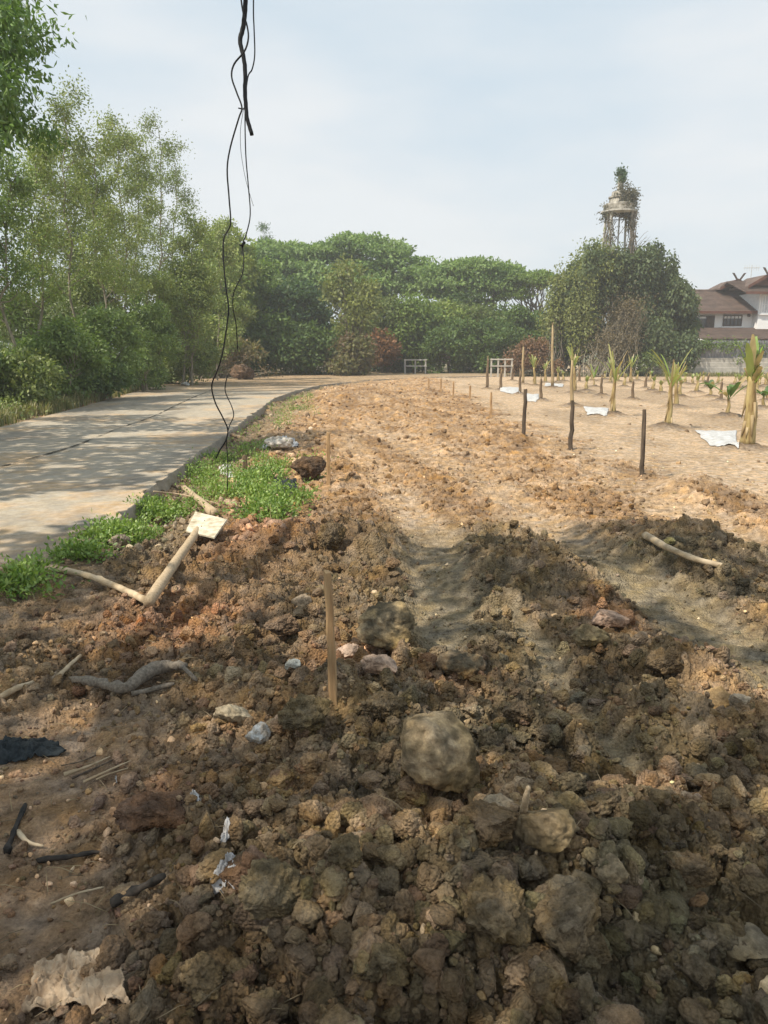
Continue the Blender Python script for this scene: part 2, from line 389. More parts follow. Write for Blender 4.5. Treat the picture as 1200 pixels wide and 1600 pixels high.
def ground(x, y, full=True):
    """height of the ground sheet and its colour"""
    x = np.asarray(x, float); y = np.asarray(y, float)
    w, near, band, path, tr, field, sd, road, n = weights(x, y)
    R = np.hypot(x, y)
    z = .10 * (fbm(x / 2.6, y / 2.6, 3, 21) - .5) * (1 - .5 * field)
    for px, py, r, h in HEAPS:
        cx, cy = gp(px, py)
        d2 = ((x - cx) ** 2 + (y - cy) ** 2) / (r * r)
        z = z + h * np.exp(-1.6 * d2) * (.75 + .7 * (vn(x * 3 / (r + .3), y * 3 / (r + .3), 31)))
    z = z - .028 * tr
    cl = 0
    if full:
        q = fbm(x * 1.7, y * 1.7, 3, 77)
        big = ss(.35, .7, q)
        fine = .35 + .65 * ss(.40, .62, fbm(x * 3.1, y * 3.1, 3, 78))
        cl = (chunk(x, y, .27, .45, 100, .35) * .42 * (.25 + big) + chunk(x, y, .12, .65, 200, .35) * .75 + chunk(x, y, .055, .85, 300, .4) * .80
              + (dome(x, y, .032, .95, 400) * .75 + dome(x, y, .015, .95, 500) * .75 * (R < 14)) * fine)
        cl = cl + .05 * (fbm(x * 9, y * 9, 5, 60) - .5) + .03 * np.abs(fbm(x * 17, y * 17, 4, 63) - .5)
        z = z + cl * np.clip(w, 0, 1) * 1.12
        # tread ripples in the lanes
        z = z + tr * .008 * np.sin(30 * (x * .8 + y) + 6 * vn(x * 3, y * 3, 5)) * vn(x * 2, y * 2, 6)
        z = z + .012 * (fbm(x * 5, y * 5, 4, 61) - .5)
        z = z + .010 * (fbm(x * 22, y * 22, 3, 62) - .5) * (R < 16)
    # soil rings of the plants
    ring = np.zeros_like(x); rd_ = dome(x, y, .12, .8, 700) * 8 if full else 0
    for (cx, cy), p in zip(PW, PLANTS):
        if abs(cx) > 40: continue
        d = np.hypot(x - cx, (y - cy))
        r = .42 if p[3] not in ('post',) else .34
        g = np.exp(-(d / r) ** 2 * 1.2)
        z = z + .12 * g + .07 * g * rd_
        ring = np.maximum(ring, g)
    # road bed and the ditch beside it
    inside = ss(0.0, .16, -sd)
    right = (x > -4.6) & (y < 45) & (x < 4)
    ditch = np.exp(-((sd - .30) / .38) ** 2) * right * ss(5.2, 7.5, y) * (1 - ss(30, 44, y))
    z = z - .17 * ditch
    zr = -.12
    nearend = 1 - ss(5.0, 6.6, y + 1.2 * n + .10 * (x + 4))
    farend = ss(33, 37, y + 3 * n)
    cover = np.maximum(nearend, farend)
    zin = zr * (1 - cover) + cover * (ROADZ + .022 + .03 * fbm(x * 3, y * 3, 3, 41))
    nb_ = (1 - ss(5.2, 6.4, y)) * (1 - ss(0, .7, np.abs(sd))) * (sd > 0) * (y > 2.5); z = z * (1 - nb_) + nb_ * np.maximum(z, ROADZ + .03)
    z = z * (1 - inside) + zin * inside
    leftv = ss(0, .5, sd) * (x < -4.5)
    z = z + .05 * leftv
    # rises a little far away, beyond the wood
    z = z + 0.9 * ss(90, 400, R)
    # ---------------- colours
    pale = np.array([.62, .455, .30]); orange = np.array([.44, .285, .16]); olive = np.array([.195, .152, .092])
    brown = np.array([.24, .155, .088]); red = np.array([.36, .185, .10]); dark = np.array([.085, .062, .044]); lane = np.array([.33, .265, .17])
    def mixc(a, b, t): return a * (1 - t[..., None]) + b * t[..., None]
    c = np.broadcast_to(pale, x.shape + (3,)).copy()
    k = fbm(x * .9, y * .9, 5, 90); k2 = fbm(x * 4, y * 4, 4, 95); k3 = fbm(x * 13, y * 13, 3, 97)
    c = mixc(c, orange, np.clip((band * .95 + .30 * near + 1.4 * (k - .5)) * (1 - .75 * field), 0, 1))
    c = mixc(c, np.array([.26, .16, .085]), np.clip(band * (1 - near) * ss(.48, .66, fbm(x * 1.9, y * 1.3, 5, 171)) * .7, 0, 1) * (1 - tr))
    c = mixc(c, olive, np.clip(near * (1.25 + 1.3 * (k2 - .5)) , 0, 1))
    c = mixc(c, np.array([.32, .225, .13]), np.clip(near * ss(.47, .66, fbm(x * 2.3, y * 2.3, 5, 131)) * .9, 0, 1)); c = mixc(c, np.array([.105, .075, .043]), np.clip(near * ss(.52, .70, fbm(x * 2.9 + 7, y * 2.9, 5, 141)) * .7, 0, 1))
    c = mixc(c, brown, np.clip(near * ss(.35, 1.2, .9 - x * .7 + (k - .5)) * .45, 0, 1) * (1 - path))
    c = mixc(c, np.array([.42, .28, .175]), path * .9 * near)
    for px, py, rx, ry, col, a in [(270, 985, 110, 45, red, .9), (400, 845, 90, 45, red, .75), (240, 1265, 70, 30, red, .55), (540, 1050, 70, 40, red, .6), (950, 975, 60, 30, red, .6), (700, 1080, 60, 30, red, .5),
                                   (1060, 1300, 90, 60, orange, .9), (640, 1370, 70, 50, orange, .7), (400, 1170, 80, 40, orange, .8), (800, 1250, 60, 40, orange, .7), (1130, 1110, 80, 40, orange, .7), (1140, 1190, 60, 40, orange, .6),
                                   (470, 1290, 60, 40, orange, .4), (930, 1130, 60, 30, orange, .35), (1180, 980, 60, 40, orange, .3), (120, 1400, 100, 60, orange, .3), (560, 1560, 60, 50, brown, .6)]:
        c = mixc(c, col, np.clip(a * blob(x, y, px, py, rx, ry) * (.4 + 1.2 * k2), 0, 1))  # warm soil patches, most of them canopy sun spots painted into the colour
    c = mixc(c, lane, tr * near * .8); c = mixc(c, np.array([.62, .45, .29]), tr * (1 - near) * .85)
    c = mixc(c, dark * 1.3, np.clip(ring * .95 * (.6 + .8 * k3), 0, .85))
    c = c * (1 - field * .22 * ss(.45, .65, fbm(x * .6, y * .25, 4, 191)))[..., None]
    verge = np.exp(-((sd - .35) / .5) ** 2) * (~road) * right * ss(5, 6, y)
    c = mixc(c, np.array([.20, .165, .115]), verge * .7)
    c = mixc(c, np.array([.40, .29, .18]), inside * cover * .8)
    c = mixc(c, np.array([.22, .185, .11]), ss(.0, .6, sd) * (x < -5) * .75)
    lo = ss(75, 110, R); c = mixc(c, np.array([.14, .15, .07]), lo)
    fw = ss(52, 57, y + .0 * x) * (x < 14); c = mixc(c, np.array([.16, .14, .08]), fw * .8)
    # lumps of other soil turned up: colour patches of a few centimetres, crests paler, hollows darker: relief shading put into the colour
    c = c * (.72 + .56 * k3)[..., None] * (.86 + .28 * k2)[..., None]
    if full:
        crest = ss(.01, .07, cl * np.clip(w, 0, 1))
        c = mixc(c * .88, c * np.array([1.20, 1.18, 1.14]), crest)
    return z, np.clip(c, 0.01, .9), w

from concurrent.futures import ThreadPoolExecutor
def ground_big(x, y):
    k = 30000; sl_ = [slice(i, i + k) for i in range(0, len(x), k)]
    with ThreadPoolExecutor(4) as ex: r = list(ex.map(lambda s: ground(x[s], y[s]), sl_))
    return np.concatenate([q[0] for q in r]), np.concatenate([q[1] for q in r]), np.concatenate([q[2] for q in r])
def hz(x, y):
    return float(ground(np.array([x]), np.array([y]))[0][0])
def cast(px, py, h=0.0):
    """photo point -> the first place where its line of sight meets the real ground (raised by h)"""
    zz = np.linspace(.75, -.25, 400); g0, g1 = gp(px, py, 0), gp(px, py, 1.0); q = np.stack([g0[0] + (g1[0] - g0[0]) * zz, g0[1] + (g1[1] - g0[1]) * zz], 1); g_ = ground(q[:, 0], q[:, 1])[0] + h
    k = int(np.argmax(g_ >= zz)) if (g_ >= zz).any() else 399
    return np.array([q[k, 0], q[k, 1], zz[k]])
def gpz(px, py):
    p = cast(px, py); return p[0], p[1], p[2]

# the sheet: rings round the place, dense where one stands, reaching the horizon
rad = np.concatenate([np.geomspace(.35, 1.2, 60)[:-1], np.geomspace(1.2, 14, 760)[:-1], np.geomspace(14, 62, 400)[:-1], np.geomspace(62, 3000, 50)])
ang = np.concatenate([np.linspace(-180, -52, 70)[:-1], np.linspace(-52, -37, 90)[:-1], np.linspace(-37, 37, 880)[:-1], np.linspace(37, 52, 90)[:-1], np.linspace(52, 180, 70)[:-1]])
ang = np.radians(ang); nr, na = len(rad), len(ang)
A_, R_ = np.meshgrid(ang, rad)
gx = (np.sin(A_) * R_).ravel(); gy = (np.cos(A_) * R_).ravel()
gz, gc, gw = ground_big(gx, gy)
# rough clods lean a little: sideways displacement breaks the smooth look of a height sheet
amp_ = np.clip(gw, 0, 1) * np.minimum(.022, .004 + .003 * R_.ravel()) * (R_.ravel() < 30)
gx2 = gx + amp_ * 2 * (fbm(gx * 26, gy * 26, 3, 801) - .5); gy2 = gy + amp_ * 2 * (fbm(gx * 26, gy * 26, 3, 802) - .5)
V = np.stack([gx2, gy2, gz], 1)
i0 = (np.arange(nr - 1)[:, None] * na + np.arange(na)[None, :]); j1 = np.roll(np.arange(na), -1)
i1 = (np.arange(nr - 1)[:, None] * na + j1[None, :])
F = np.stack([i0, i1, i1 + na, i0 + na], -1).reshape(-1, 4)[:, ::-1]
V = np.vstack([V, [[0, 0, float(gz[:na].mean())]]]); gcc = np.vstack([gc, gc[:1]])
Fc = np.stack([np.full(na, nr * na), j1, np.arange(na)], 1)[:, ::-1]
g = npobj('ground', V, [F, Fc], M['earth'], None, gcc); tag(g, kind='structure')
del V, F, gx2, gy2, A_

# ------------------------------------------------------------------ loose clods: crumbly lumps lying on the sheet
def lump(sub, s, crumb=.5, flat=0.0):
    V, F = ico(sub)
    n = fbm3(V * 1.3 + s * 5.1, 3, s)[:, None]
    n2 = np.abs(vn3(V * 3.4 + s, s + 9) - .5)[:, None] * 2
    n3 = np.abs(vn3(V * 7.5 + s, s + 19) - .5)[:, None] * 2
    V = V * (.66 + .65 * n) * (1 - .28 * crumb * n2) * (1 - .14 * crumb * n3)
    r = np.random.default_rng(s)
    if crumb > .3:
        U = V / np.linalg.norm(V, axis=1, keepdims=True)
        for cnt, rr, am in ((34, .42, .34), (150, .20, .20)) if sub < 4 else ((40, .40, .30), (260, .17, .20), (1100, .085, .10)):
            Q = r.normal(size=(cnt, 3)); Q /= np.linalg.norm(Q, axis=1, keepdims=True); q_ = rr * r.uniform(.6, 1.2, cnt)
            D2 = 2 - 2 * (U @ Q.T); hgt = np.sqrt(np.maximum(q_[None] ** 2 - D2, 0)).max(1)
            V = V + U * (hgt * am * 2.2 * crumb)[:, None]
    for _ in range(int(flat)):
        d = r.normal(size=3); d /= np.linalg.norm(d); c = r.uniform(.45, .75); q = V @ d
        V = V - np.maximum(q - c, 0)[:, None] * d[None] * .85
    V = V * np.array([1.0, r.uniform(.75, 1.0), r.uniform(.62, .85)])
    return V / np.abs(V).max(), F
def scatter(name, n, sub, smin, smax, rlo, rhi, mat, seed, keep, nv=10, power=2.2, sizek=0.0, bury=.25, sun=1.0, tint=None, flat=0):
    r = np.random.default_rng(seed)
    R = np.exp(r.uniform(np.log(rlo), np.log(rhi), n)); a = np.radians(r.uniform(-38, 38, n))
    x = np.sin(a) * R; y = np.cos(a) * R
    z, c, w_ = ground_big(x, y)
    k = keep(x, y, w_, r); x, y, z, c, R = x[k], y[k], z[k], c[k], R[k]; n = len(x)
    size = smin + (smax - smin) * r.random(n) ** power; size = size * (1 + sizek * np.minimum(R, 25))
    if tint is not None: c = c * tint(r, n)
    else: c = c * r.uniform(.78, 1.3, (n, 1)) * np.array([1, 1, 1]) * (1 + r.normal(0, .035, (n, 3)))
    Vs, Fs, Cs, off = [], [], [], 0
    vi = r.integers(0, nv, n)
    for v in range(nv):
        BV, BF = lump(sub, seed * 31 + v, .8, flat); m = vi == v; k = int(m.sum())
        if not k: continue
        q = r.normal(size=(k, 4)); q /= np.linalg.norm(q, axis=1, keepdims=True); q[:, 1:3] *= .45; q /= np.linalg.norm(q, axis=1, keepdims=True)
        w0, x0, y0, z0 = q.T
        Rm = np.stack([1 - 2 * (y0 * y0 + z0 * z0), 2 * (x0 * y0 - z0 * w0), 2 * (x0 * z0 + y0 * w0), 2 * (x0 * y0 + z0 * w0), 1 - 2 * (x0 * x0 + z0 * z0), 2 * (y0 * z0 - x0 * w0), 2 * (x0 * z0 - y0 * w0), 2 * (y0 * z0 + x0 * w0), 1 - 2 * (x0 * x0 + y0 * y0)], 1).reshape(-1, 3, 3)
        P = np.einsum('nij,vj->nvi', Rm, BV) * size[m][:, None, None] * r.uniform(.75, 1.25, (k, 1, 3))
        P = P + np.stack([x[m], y[m], z[m] + size[m] * (.55 - bury)], 1)[:, None]
        Vs.append(P.reshape(-1, 3)); Cs.append(np.repeat(c[m], len(BV), 0))
        Fs.append((BF[None] + (off + np.arange(k) * len(BV))[:, None, None]).reshape(-1, 3)); off += k * len(BV)
    o = npobj(name, np.vstack(Vs), np.vstack(Fs), mat, None, np.clip(np.vstack(Cs), .01, .9))
    return o
o = scatter('soil_clods', 6500, 3, .012, .050, 1.3, 9, M['clod'], 11, lambda x, y, w_, r: r.random(len(x)) < np.clip(w_ * 1.1 - .18, 0, 1), power=3.0, flat=4)
tag(o, 'crumbly olive brown soil clods strewn over the turned ground', 'soil clods', kind='stuff')
o = scatter('large_clods', 2400, 4, .022, .062, 1.25, 6.5, M['clod'], 15, lambda x, y, w_, r: r.random(len(x)) < np.clip(w_ * 1.3 - .45, 0, 1) * np.clip(.35 + .5 * (x > -.5), 0, 1), power=1.7, nv=14, bury=.3, flat=3)
tag(o, 'fist sized crumbly clods heaped in the foreground', 'soil clods', kind='stuff')
o = scatter('soil_crumbs', 34000, 2, .004, .013, 1.2, 11, M['clod'], 12, lambda x, y, w_, r: r.random(len(x)) < np.clip(w_ * .85 + .04, 0, 1), power=1.8, sizek=.06)
tag(o, 'fine soil crumbs between the clods', 'soil crumbs', kind='stuff')
o = scatter('far_clods', 24000, 2, .008, .042, 7.5, 44, M['clod'], 13, lambda x, y, w_, r: (r.random(len(x)) < np.clip(w_ * 1.3 - .03, 0, 1)) & ~inpoly(x, y, RPOLY), power=3.6, sizek=.022, bury=.42, flat=4, tint=lambda r, n: r.uniform(.5, 1.15, (n, 1)) * np.array([1, .97, .93]))
tag(o, 'orange brown clods along the churned strip and the field edge', 'soil clods', kind='stuff')
o = scatter('pebbles', 1200, 2, .008, .024, 1.3, 14, M['rock'], 14, lambda x, y, w_, r: (r.random(len(x)) < .5) & ~(inpoly(x, y, RPOLY) & (y > 5.5)), power=3, bury=.1, flat=4,
            tint=lambda r, n: (np.array([1.5, 1.45, 1.4]) * r.uniform(.8, 1.9, (n, 1))))
tag(o, 'pale pebbles and crushed stone in the soil', 'pebbles', kind='stuff')

def verge_keep(x, y, w_, r):
    d = np.interp(y, [p[1] for p in RR], [p[0] for p in RR]); return (x > d + .08) & (x < d + 1.5 + .02 * y) & (y > 6) & (y < 36) & (r.random(len(x)) < .8)
o = scatter('rubble', 9000, 2, .010, .055, 6, 36, M['rock'], 16, verge_keep, power=2.6, bury=.2, flat=5, sizek=.02, tint=lambda r, n: np.array([1.15, 1.22, 1.35]) * r.uniform(.4, 1.5, (n, 1)))
tag(o, 'pale rubble and broken stones between the kerb and the heaps', 'rubble', kind='stuff')

# ------------------------------------------------------------------ single stones and big clods
def rock(name, px, py, rpx, col, label, cat, seed, flat=5, asp=(1, 1, .8), sub=5, mat='rock', crumb=.25, rz=0.0, dy=.35, col2=None, lift=0.35, group=None):
    """px, py: centre in the photo; rpx: half width in the photo"""
    x, y, z = gpz(px, min(py + rpx * dy * 1.3, 1590))
    d = math.hypot(y, 1.5); r = rpx * d / 1200
    V, F = lump(sub, seed, crumb, flat)
    V = V / np.abs(V).max(0) * np.array(asp) * r
    if mat == 'clod':
        n_ = V / (np.linalg.norm(V, axis=1, keepdims=True) + 1e-9)
        V = V + n_ * r * .16 * (np.abs(vn3(V / r * 5.5 + seed, 3) - .5)[:, None] * 2 - .5) + n_ * r * .07 * (fbm3(V / r * 14, 2, 4)[:, None] - .5)
    else:
        n_ = V / (np.linalg.norm(V, axis=1, keepdims=True) + 1e-9)
        V = V + n_ * r * .07 * (fbm3(V / r * 6, 4, 4)[:, None] - .5) + n_ * r * .035 * (fbm3(V / r * 17, 3, 5)[:, None] - .5) - n_ * r * .10 * np.maximum(0, .12 - np.abs(fbm3(V / r * 2.2 + seed, 4, 14)[:, None] - .5)) * 6
    t = ss(.36, .66, fbm3(V / r * 3.6 + seed, 6, 8))[:, None]
    c = np.array(col) * (1 - t) + np.array(col2 if col2 else tuple(np.array(col) * .62)) * t
    V = V - np.array([0, 0, V[:, 2].min()])
    o = npobj(name, V, F, M[mat], None, c)
    o.location = (x, y + r * .3, z - r * (.55 - lift) * asp[2] * .6); o.rotation_euler = (0, 0, rz)
    tag(o, label, cat, group)
    return o
OL = (.20, .15, .08); TAN = (.52, .34, .18); GR = (.36, .28, .18); PK = (.55, .38, .27); WH = (.58, .54, .47)
rock('boulder', 690, 1196, 61, (.46, .33, .18), 'largest rounded boulder, tan and grey, in the middle foreground', 'boulder', 3, 11, (1, .95, .98), col2=(.17, .125, .07), dy=.5, lift=.45)
rock('boulder', 608, 985, 51, (.34, .25, .135), 'round olive boulder just right of the nearest stake', 'boulder', 8, 4, (1, .9, .72), col2=(.10, .08, .05), crumb=.4)
rock('stone', 596, 1036, 34, PK, 'pinkish flat stone below the round olive boulder', 'stone', 17, 5, (1, .6, .5), rz=-.3)
rock('stone', 545, 1022, 22, (.5, .36, .27), 'small pinkish stone against the foot of the nearest stake', 'stone', 21, 5, (1, .7, .7), rz=.3)
rock('boulder', 726, 1036, 46, TAN, 'jagged orange tan stone right of the round olive boulder', 'boulder', 25, 7, (1, .7, .55), col2=(.14, .11, .07), rz=-.35)
rock('stone', 360, 1122, 32, (.48, .39, .26), 'pale flat stone with a smooth top left of the white stone', 'stone', 31, 7, (1, .7, .6), rz=-.25)
rock('stone', 400, 1154, 23, (.62, .62, .60), 'white broken stone below the pale flat stone', 'stone', 35, 8, (1, .7, .75), rz=.4, col2=(.45, .38, .30))
rock('stone', 456, 1043, 14, (.48, .48, .43), 'small whitish stone left of the nearest stake', 'stone', 39, 7, (1, .8, .8))
rock('soil_clod', 756, 1302, 48, (.28, .19, .105), 'squarish dark clod, left one of the touching pair below the boulder', 'soil clod', 41, 6, (1, .9, .8), mat='clod', crumb=.4)
rock('boulder', 852, 1312, 48, (.26, .19, .105), 'smooth grey brown stone, right one of the touching pair below the boulder', 'boulder', 45, 7, (1, .8, .8), rz=-.2, crumb=.3)
rock('soil_clod', 768, 1452, 58, (.29, .21, .115), 'big crumbly clod below the dark squarish one', 'soil clod', 49, 4, (1, .9, .85), mat='clod', crumb=.6)
rock('soil_clod', 884, 1490, 62, (.30, .215, .12), 'tall split clod near the bottom edge right of centre', 'soil clod', 53, 5, (.9, .9, 1.05), mat='clod', crumb=.7)
rock('soil_clod', 415, 1422, 56, (.29, .22, .125), 'rounded grey clod beside the white scrap of plastic', 'soil clod', 57, 3, (1, .85, .72), mat='clod', crumb=.6)
rock('stone', 920, 998, 33, (.27, .205, .11), 'olive stone left of the dark clod in the churned slope', 'stone', 61, 5, (1, .8, .6))
rock('stone', 952, 968, 30, (.46, .31, .22), 'pinkish crumbly stone above the olive one on the churned slope', 'stone', 65, 6, (1, .8, .55), crumb=.6)
rock('soil_clod', 1048, 1042, 38, (.22, .15, .08), 'dark clod with a flat top on the right of the churned slope', 'soil clod', 69, 6, (1, .8, .7), mat='clod', crumb=.4)
rock('stone', 1126, 1098, 24, (.50, .33, .16), 'yellow ochre stone near the right edge', 'stone', 73, 6, (1, .8, .9))
rock('stone', 1160, 1103, 17, (.52, .40, .27), 'pale stone right beside the yellow ochre one', 'stone', 77, 6, (1, .8, .8))
rock('soil_clod', 482, 742, 29, (.17, .11, .07), 'large dark clod standing beside the green weeds', 'soil clod', 81, 3, (1, .8, .8), mat='clod', crumb=.4)
rock('soil_clod', 240, 1268, 58, (.26, .15, .09), 'low reddish clod left of the dark path rubbish', 'soil clod', 85, 4, (1, .7, .40), mat='clod', crumb=.5)
rock('stone', 956, 1372, 22, (.33, .25, .15), 'small rounded tan stone right of the smooth grey brown one', 'stone', 89, 4, (1, .9, .9))
rock('stone', 992, 1382, 17, (.34, .25, .16), 'smaller tan stone next to the rounded tan one', 'stone', 93, 4, (1, .9, .9))
rock('stone', 1150, 1470, 56, (.26, .205, .13), 'flat grey slab half buried near the bottom right corner', 'stone', 97, 8, (1, .75, .30), rz=-.4)
rock('soil_clod', 1085, 1375, 34, (.26, .18, .10), 'dark clod above the flat grey slab', 'soil clod', 101, 5, (1, .9, .75), mat='clod', crumb=.5)
rock('soil_clod', 545, 1345, 30, (.25, .185, .10), 'crumbly clod left of the dark squarish one', 'soil clod', 105, 3, (1, .9, .8), mat='clod', crumb=.7)
rock('soil_clod', 320, 1545, 36, (.26, .185, .10), 'rough clod right of the beige sack', 'soil clod', 109, 3, (1, .9, .8), mat='clod', crumb=.7)
rock('soil_clod', 600, 1528, 40, (.26, .19, .10), 'rough clod at the bottom edge left of centre', 'soil clod', 113, 3, (1, .9, .8), mat='clod', crumb=.7)
rock('soil_clod', 480, 1130, 46, (.27, .20, .105), 'broad mossy clod below the nearest stake', 'soil clod', 117, 2, (1, .8, .72), mat='clod', crumb=.8)
rock('soil_clod', 600, 1112, 36, (.24, .175, .10), 'dark crumbly clod above the largest boulder', 'soil clod', 121, 2, (1, .8, .7), mat='clod', crumb=.8)
rock('soil_clod', 810, 1120, 30, (.24, .17, .10), 'tan clod right above the largest boulder', 'soil clod', 125, 3, (1, .8, .7), mat='clod', crumb=.7)
rock('stone', 188, 852, 20, (.30, .24, .18), 'brown stone in the weeds near the end of the kerb', 'stone', 129, 5, (1, .8, .8))
rock('stone', 436, 692, 24, (.62, .56, .48), 'whitish rubble lump beside the road, above the green weeds', 'stone', 133, 6, (1, .7, .5))
rock('stone', 470, 945, 17, (.48, .36, .24), 'tan stone left of the top of the nearest stake', 'stone', 137, 5, (1, .8, .8))
rock('soil_clod', 520, 848, 26, (.20, .14, .075), 'dark clod on the crest of the near heap', 'soil clod', 141, 3, (1, .8, .9), mat='clod', crumb=.6)
rock('soil_clod', 440, 985, 30, (.24, .16, .10), 'rounded brown clod below the fallen signpost', 'soil clod', 145, 3, (1, .8, .7), mat='clod', crumb=.5)
rock('soil_clod', 895, 1230, 24, (.20, .16, .10), 'small clod between the largest boulder and the sunny patch', 'soil clod', 149, 3, (1, .8, .7), mat='clod', crumb=.6)

# ------------------------------------------------------------------ vegetation
def leafcloud(cent, n, spread, L, W, colA, colB, seed, droop=.3, up=.35, keep=None, shell=False, clumpvar=.35, rad_c=None):
    """small diamond leaves gathered round clump centres"""
    r = np.random.default_rng(seed)
    cent = np.asarray(cent, float); k = len(cent)
    P = np.repeat(cent, n, 0); ci = np.repeat(np.arange(k), n)
    d = r.normal(size=(k * n, 3))
    if shell:
        d /= np.linalg.norm(d, axis=1, keepdims=True); d *= (r.random((k * n, 1)) ** .45) * 1.4
    sp = np.asarray(spread, float)
    sz = r.uniform(.65, 1.35, k)[ci][:, None]
    P = P + d * sp * sz
    if keep is not None:
        m = keep(P); P, ci, d = P[m], ci[m], d[m]
    N_ = len(P)
    out = d / (np.linalg.norm(d, axis=1, keepdims=True) + 1e-6)
    a = out * .5 + r.normal(size=(N_, 3)) * .7; a[:, 2] -= droop; a /= np.linalg.norm(a, axis=1, keepdims=True)
    nrm = r.normal(size=(N_, 3)) * .6 + out * .55; nrm[:, 2] += up
    b = np.cross(a, nrm); b /= np.linalg.norm(b, axis=1, keepdims=True) + 1e-6
    l = L * r.uniform(.6, 1.35, (N_, 1)); w_ = W * r.uniform(.7, 1.3, (N_, 1))
    nn = np.cross(a, b)
    V = np.stack([P, P + a * l * .45 + b * w_ * .5, P + a * l - nn * l * .12, P + a * l * .45 - b * w_ * .5], 1).reshape(-1, 3)
    F = np.arange(4 * N_).reshape(-1, 4)
    t = np.clip(r.beta(2, 2, k)[ci] * (clumpvar * 2) + (1 - clumpvar * 2) * .5 + r.normal(0, .16, N_), 0, 1)[:, None]
    c = np.array(colA) * (1 - t) + np.array(colB) * t
    c = c * r.uniform(.75, 1.25, (N_, 1))
    return V, F, np.repeat(np.clip(c, .004, .8), 4, 0)
def joinq(parts):
    Vs, Fs, Cs, o = [], [], [], 0
    for v, f, c in parts:
        Vs.append(v); Fs.append(f + o); Cs.append(c); o += len(v)
    return np.vstack(Vs), np.vstack(Fs), np.vstack(Cs)
def branchset(paths, k=5):
    Vs, Fs, o = [], [], 0
    for P, R in paths:
        V_, F_ = tube(P, R, k, False); Vs.append(V_); Fs.append(np.array(F_) + o); o += len(V_)
    return np.vstack(Vs), np.vstack(Fs)
def wob(a, b, n, amp, r, sag=0.0):
    t = np.linspace(0, 1, n)[:, None]; a = np.array(a); b = np.array(b)
    P = a * (1 - t) + b * t; j = r.normal(size=(n, 3)) * amp; j[0] = 0; j[-1] *= .3
    P = P + j; P[:, 2] += sag * np.sin(np.pi * t[:, 0]); return P
def crown_points(lobes, n, seed, hollow=.5):
    """lobes: list of (cx,cy,cz,rx,ry,rz); points gather towards the lobes' skins, with gaps"""
    r = np.random.default_rng(seed); vol = np.array([(l[3] * l[4] * l[5]) ** .67 for l in lobes]); pr = vol / vol.sum()
    out = []
    while len(out) < n:
        l = lobes[r.choice(len(lobes), p=pr)]
        d = r.normal(size=3); d /= np.linalg.norm(d); q = hollow + (1 - hollow) * r.random() ** .6
        if d[2] < -.3 and r.random() < .5: continue
        p = np.array(l[:3]) + d * np.array(l[3:]) * q
        if vn3((p / (.45 * min(l[3:])))[None], seed)[0] < .30: continue
        out.append(p)
    return np.array(out)
def tree(name, base, lobes, nclump, nleaf, spread, L, W, colA, colB, seed, label, cat='tree', trunk_r=.15, trunkmat='bark', mat='leaf_far', shell=True, nbr=26, group=None, droop=.3, forks=1, twig=.018, clumpvar=.35, hollow=.5, fork_at=.45):
    r = np.random.default_rng(seed)
    bx, by = base; bz = hz(bx, by) - .1
    root = empty(name, (bx, by, bz), label, cat, group)
    O = np.array([bx, by, bz])
    cp = crown_points(lobes, nclump, seed, hollow) - O
    V_, F_, c_ = leafcloud(cp, nleaf, spread, L, W, colA, colB, seed, droop, clumpvar=clumpvar, shell=shell)
    npobj('crown', V_, F_, M[mat], root, c_, smooth=False)
    cen = cp.mean(0); top = cp[:, 2].max()
    paths = []; trunks = []
    for f in range(forks):
        tgt = cen + np.array([r.uniform(-1, 1), r.uniform(-1, 1), 0]) * (cp.std(0)) * (0 if forks == 1 else 1.0)
        tgt[2] = top * (.80 if forks > 1 else .72)
        P = wob((r.uniform(-.3, .3) * (forks > 1), r.uniform(-.3, .3) * (forks > 1), 0), tgt, 9, trunk_r * .6, r)
        R = np.linspace(trunk_r, trunk_r * .3, 9); paths.append((P, R)); trunks.append((P, R))
    sel = r.choice(len(cp), min(nbr, len(cp)), replace=False)
    for i in sel:
        e = cp[i]; P0, R0 = trunks[np.argmin([np.linalg.norm(T[0][5] - e) for T in trunks])]
        h = np.clip(e[2] * r.uniform(.35, .8), P0[1, 2], P0[-1, 2]); j = int(np.argmin(np.abs(P0[:, 2] - h)))
        ln = np.linalg.norm(e - P0[j])
        Q = wob(P0[j], e, 7, ln * .035, r, -.06 * ln); paths.append((Q, np.linspace(max(R0[j] * .55, twig), twig * .5, 7)))
    V_, F_ = branchset(paths)
    npobj('trunk', V_, F_, M[trunkmat], root)
    return root
G = dict(dark=(.082, .135, .044), mid=(.130, .195, .050), lite=(.215, .295, .075), yel=(.27, .30, .09), olive=(.17, .19, .075), dry=(.23, .17, .09), blue=(.065, .12, .07), brown=(.17, .11, .07), rust=(.26, .12, .05))

def lobe(px, py, Y, rpx, rpy, ry=None):
    c = at(px, py, Y); k = Y / 1200
    return (c[0], c[1], c[2], rpx * k, (ry if ry else rpx * k * .8), rpy * k)

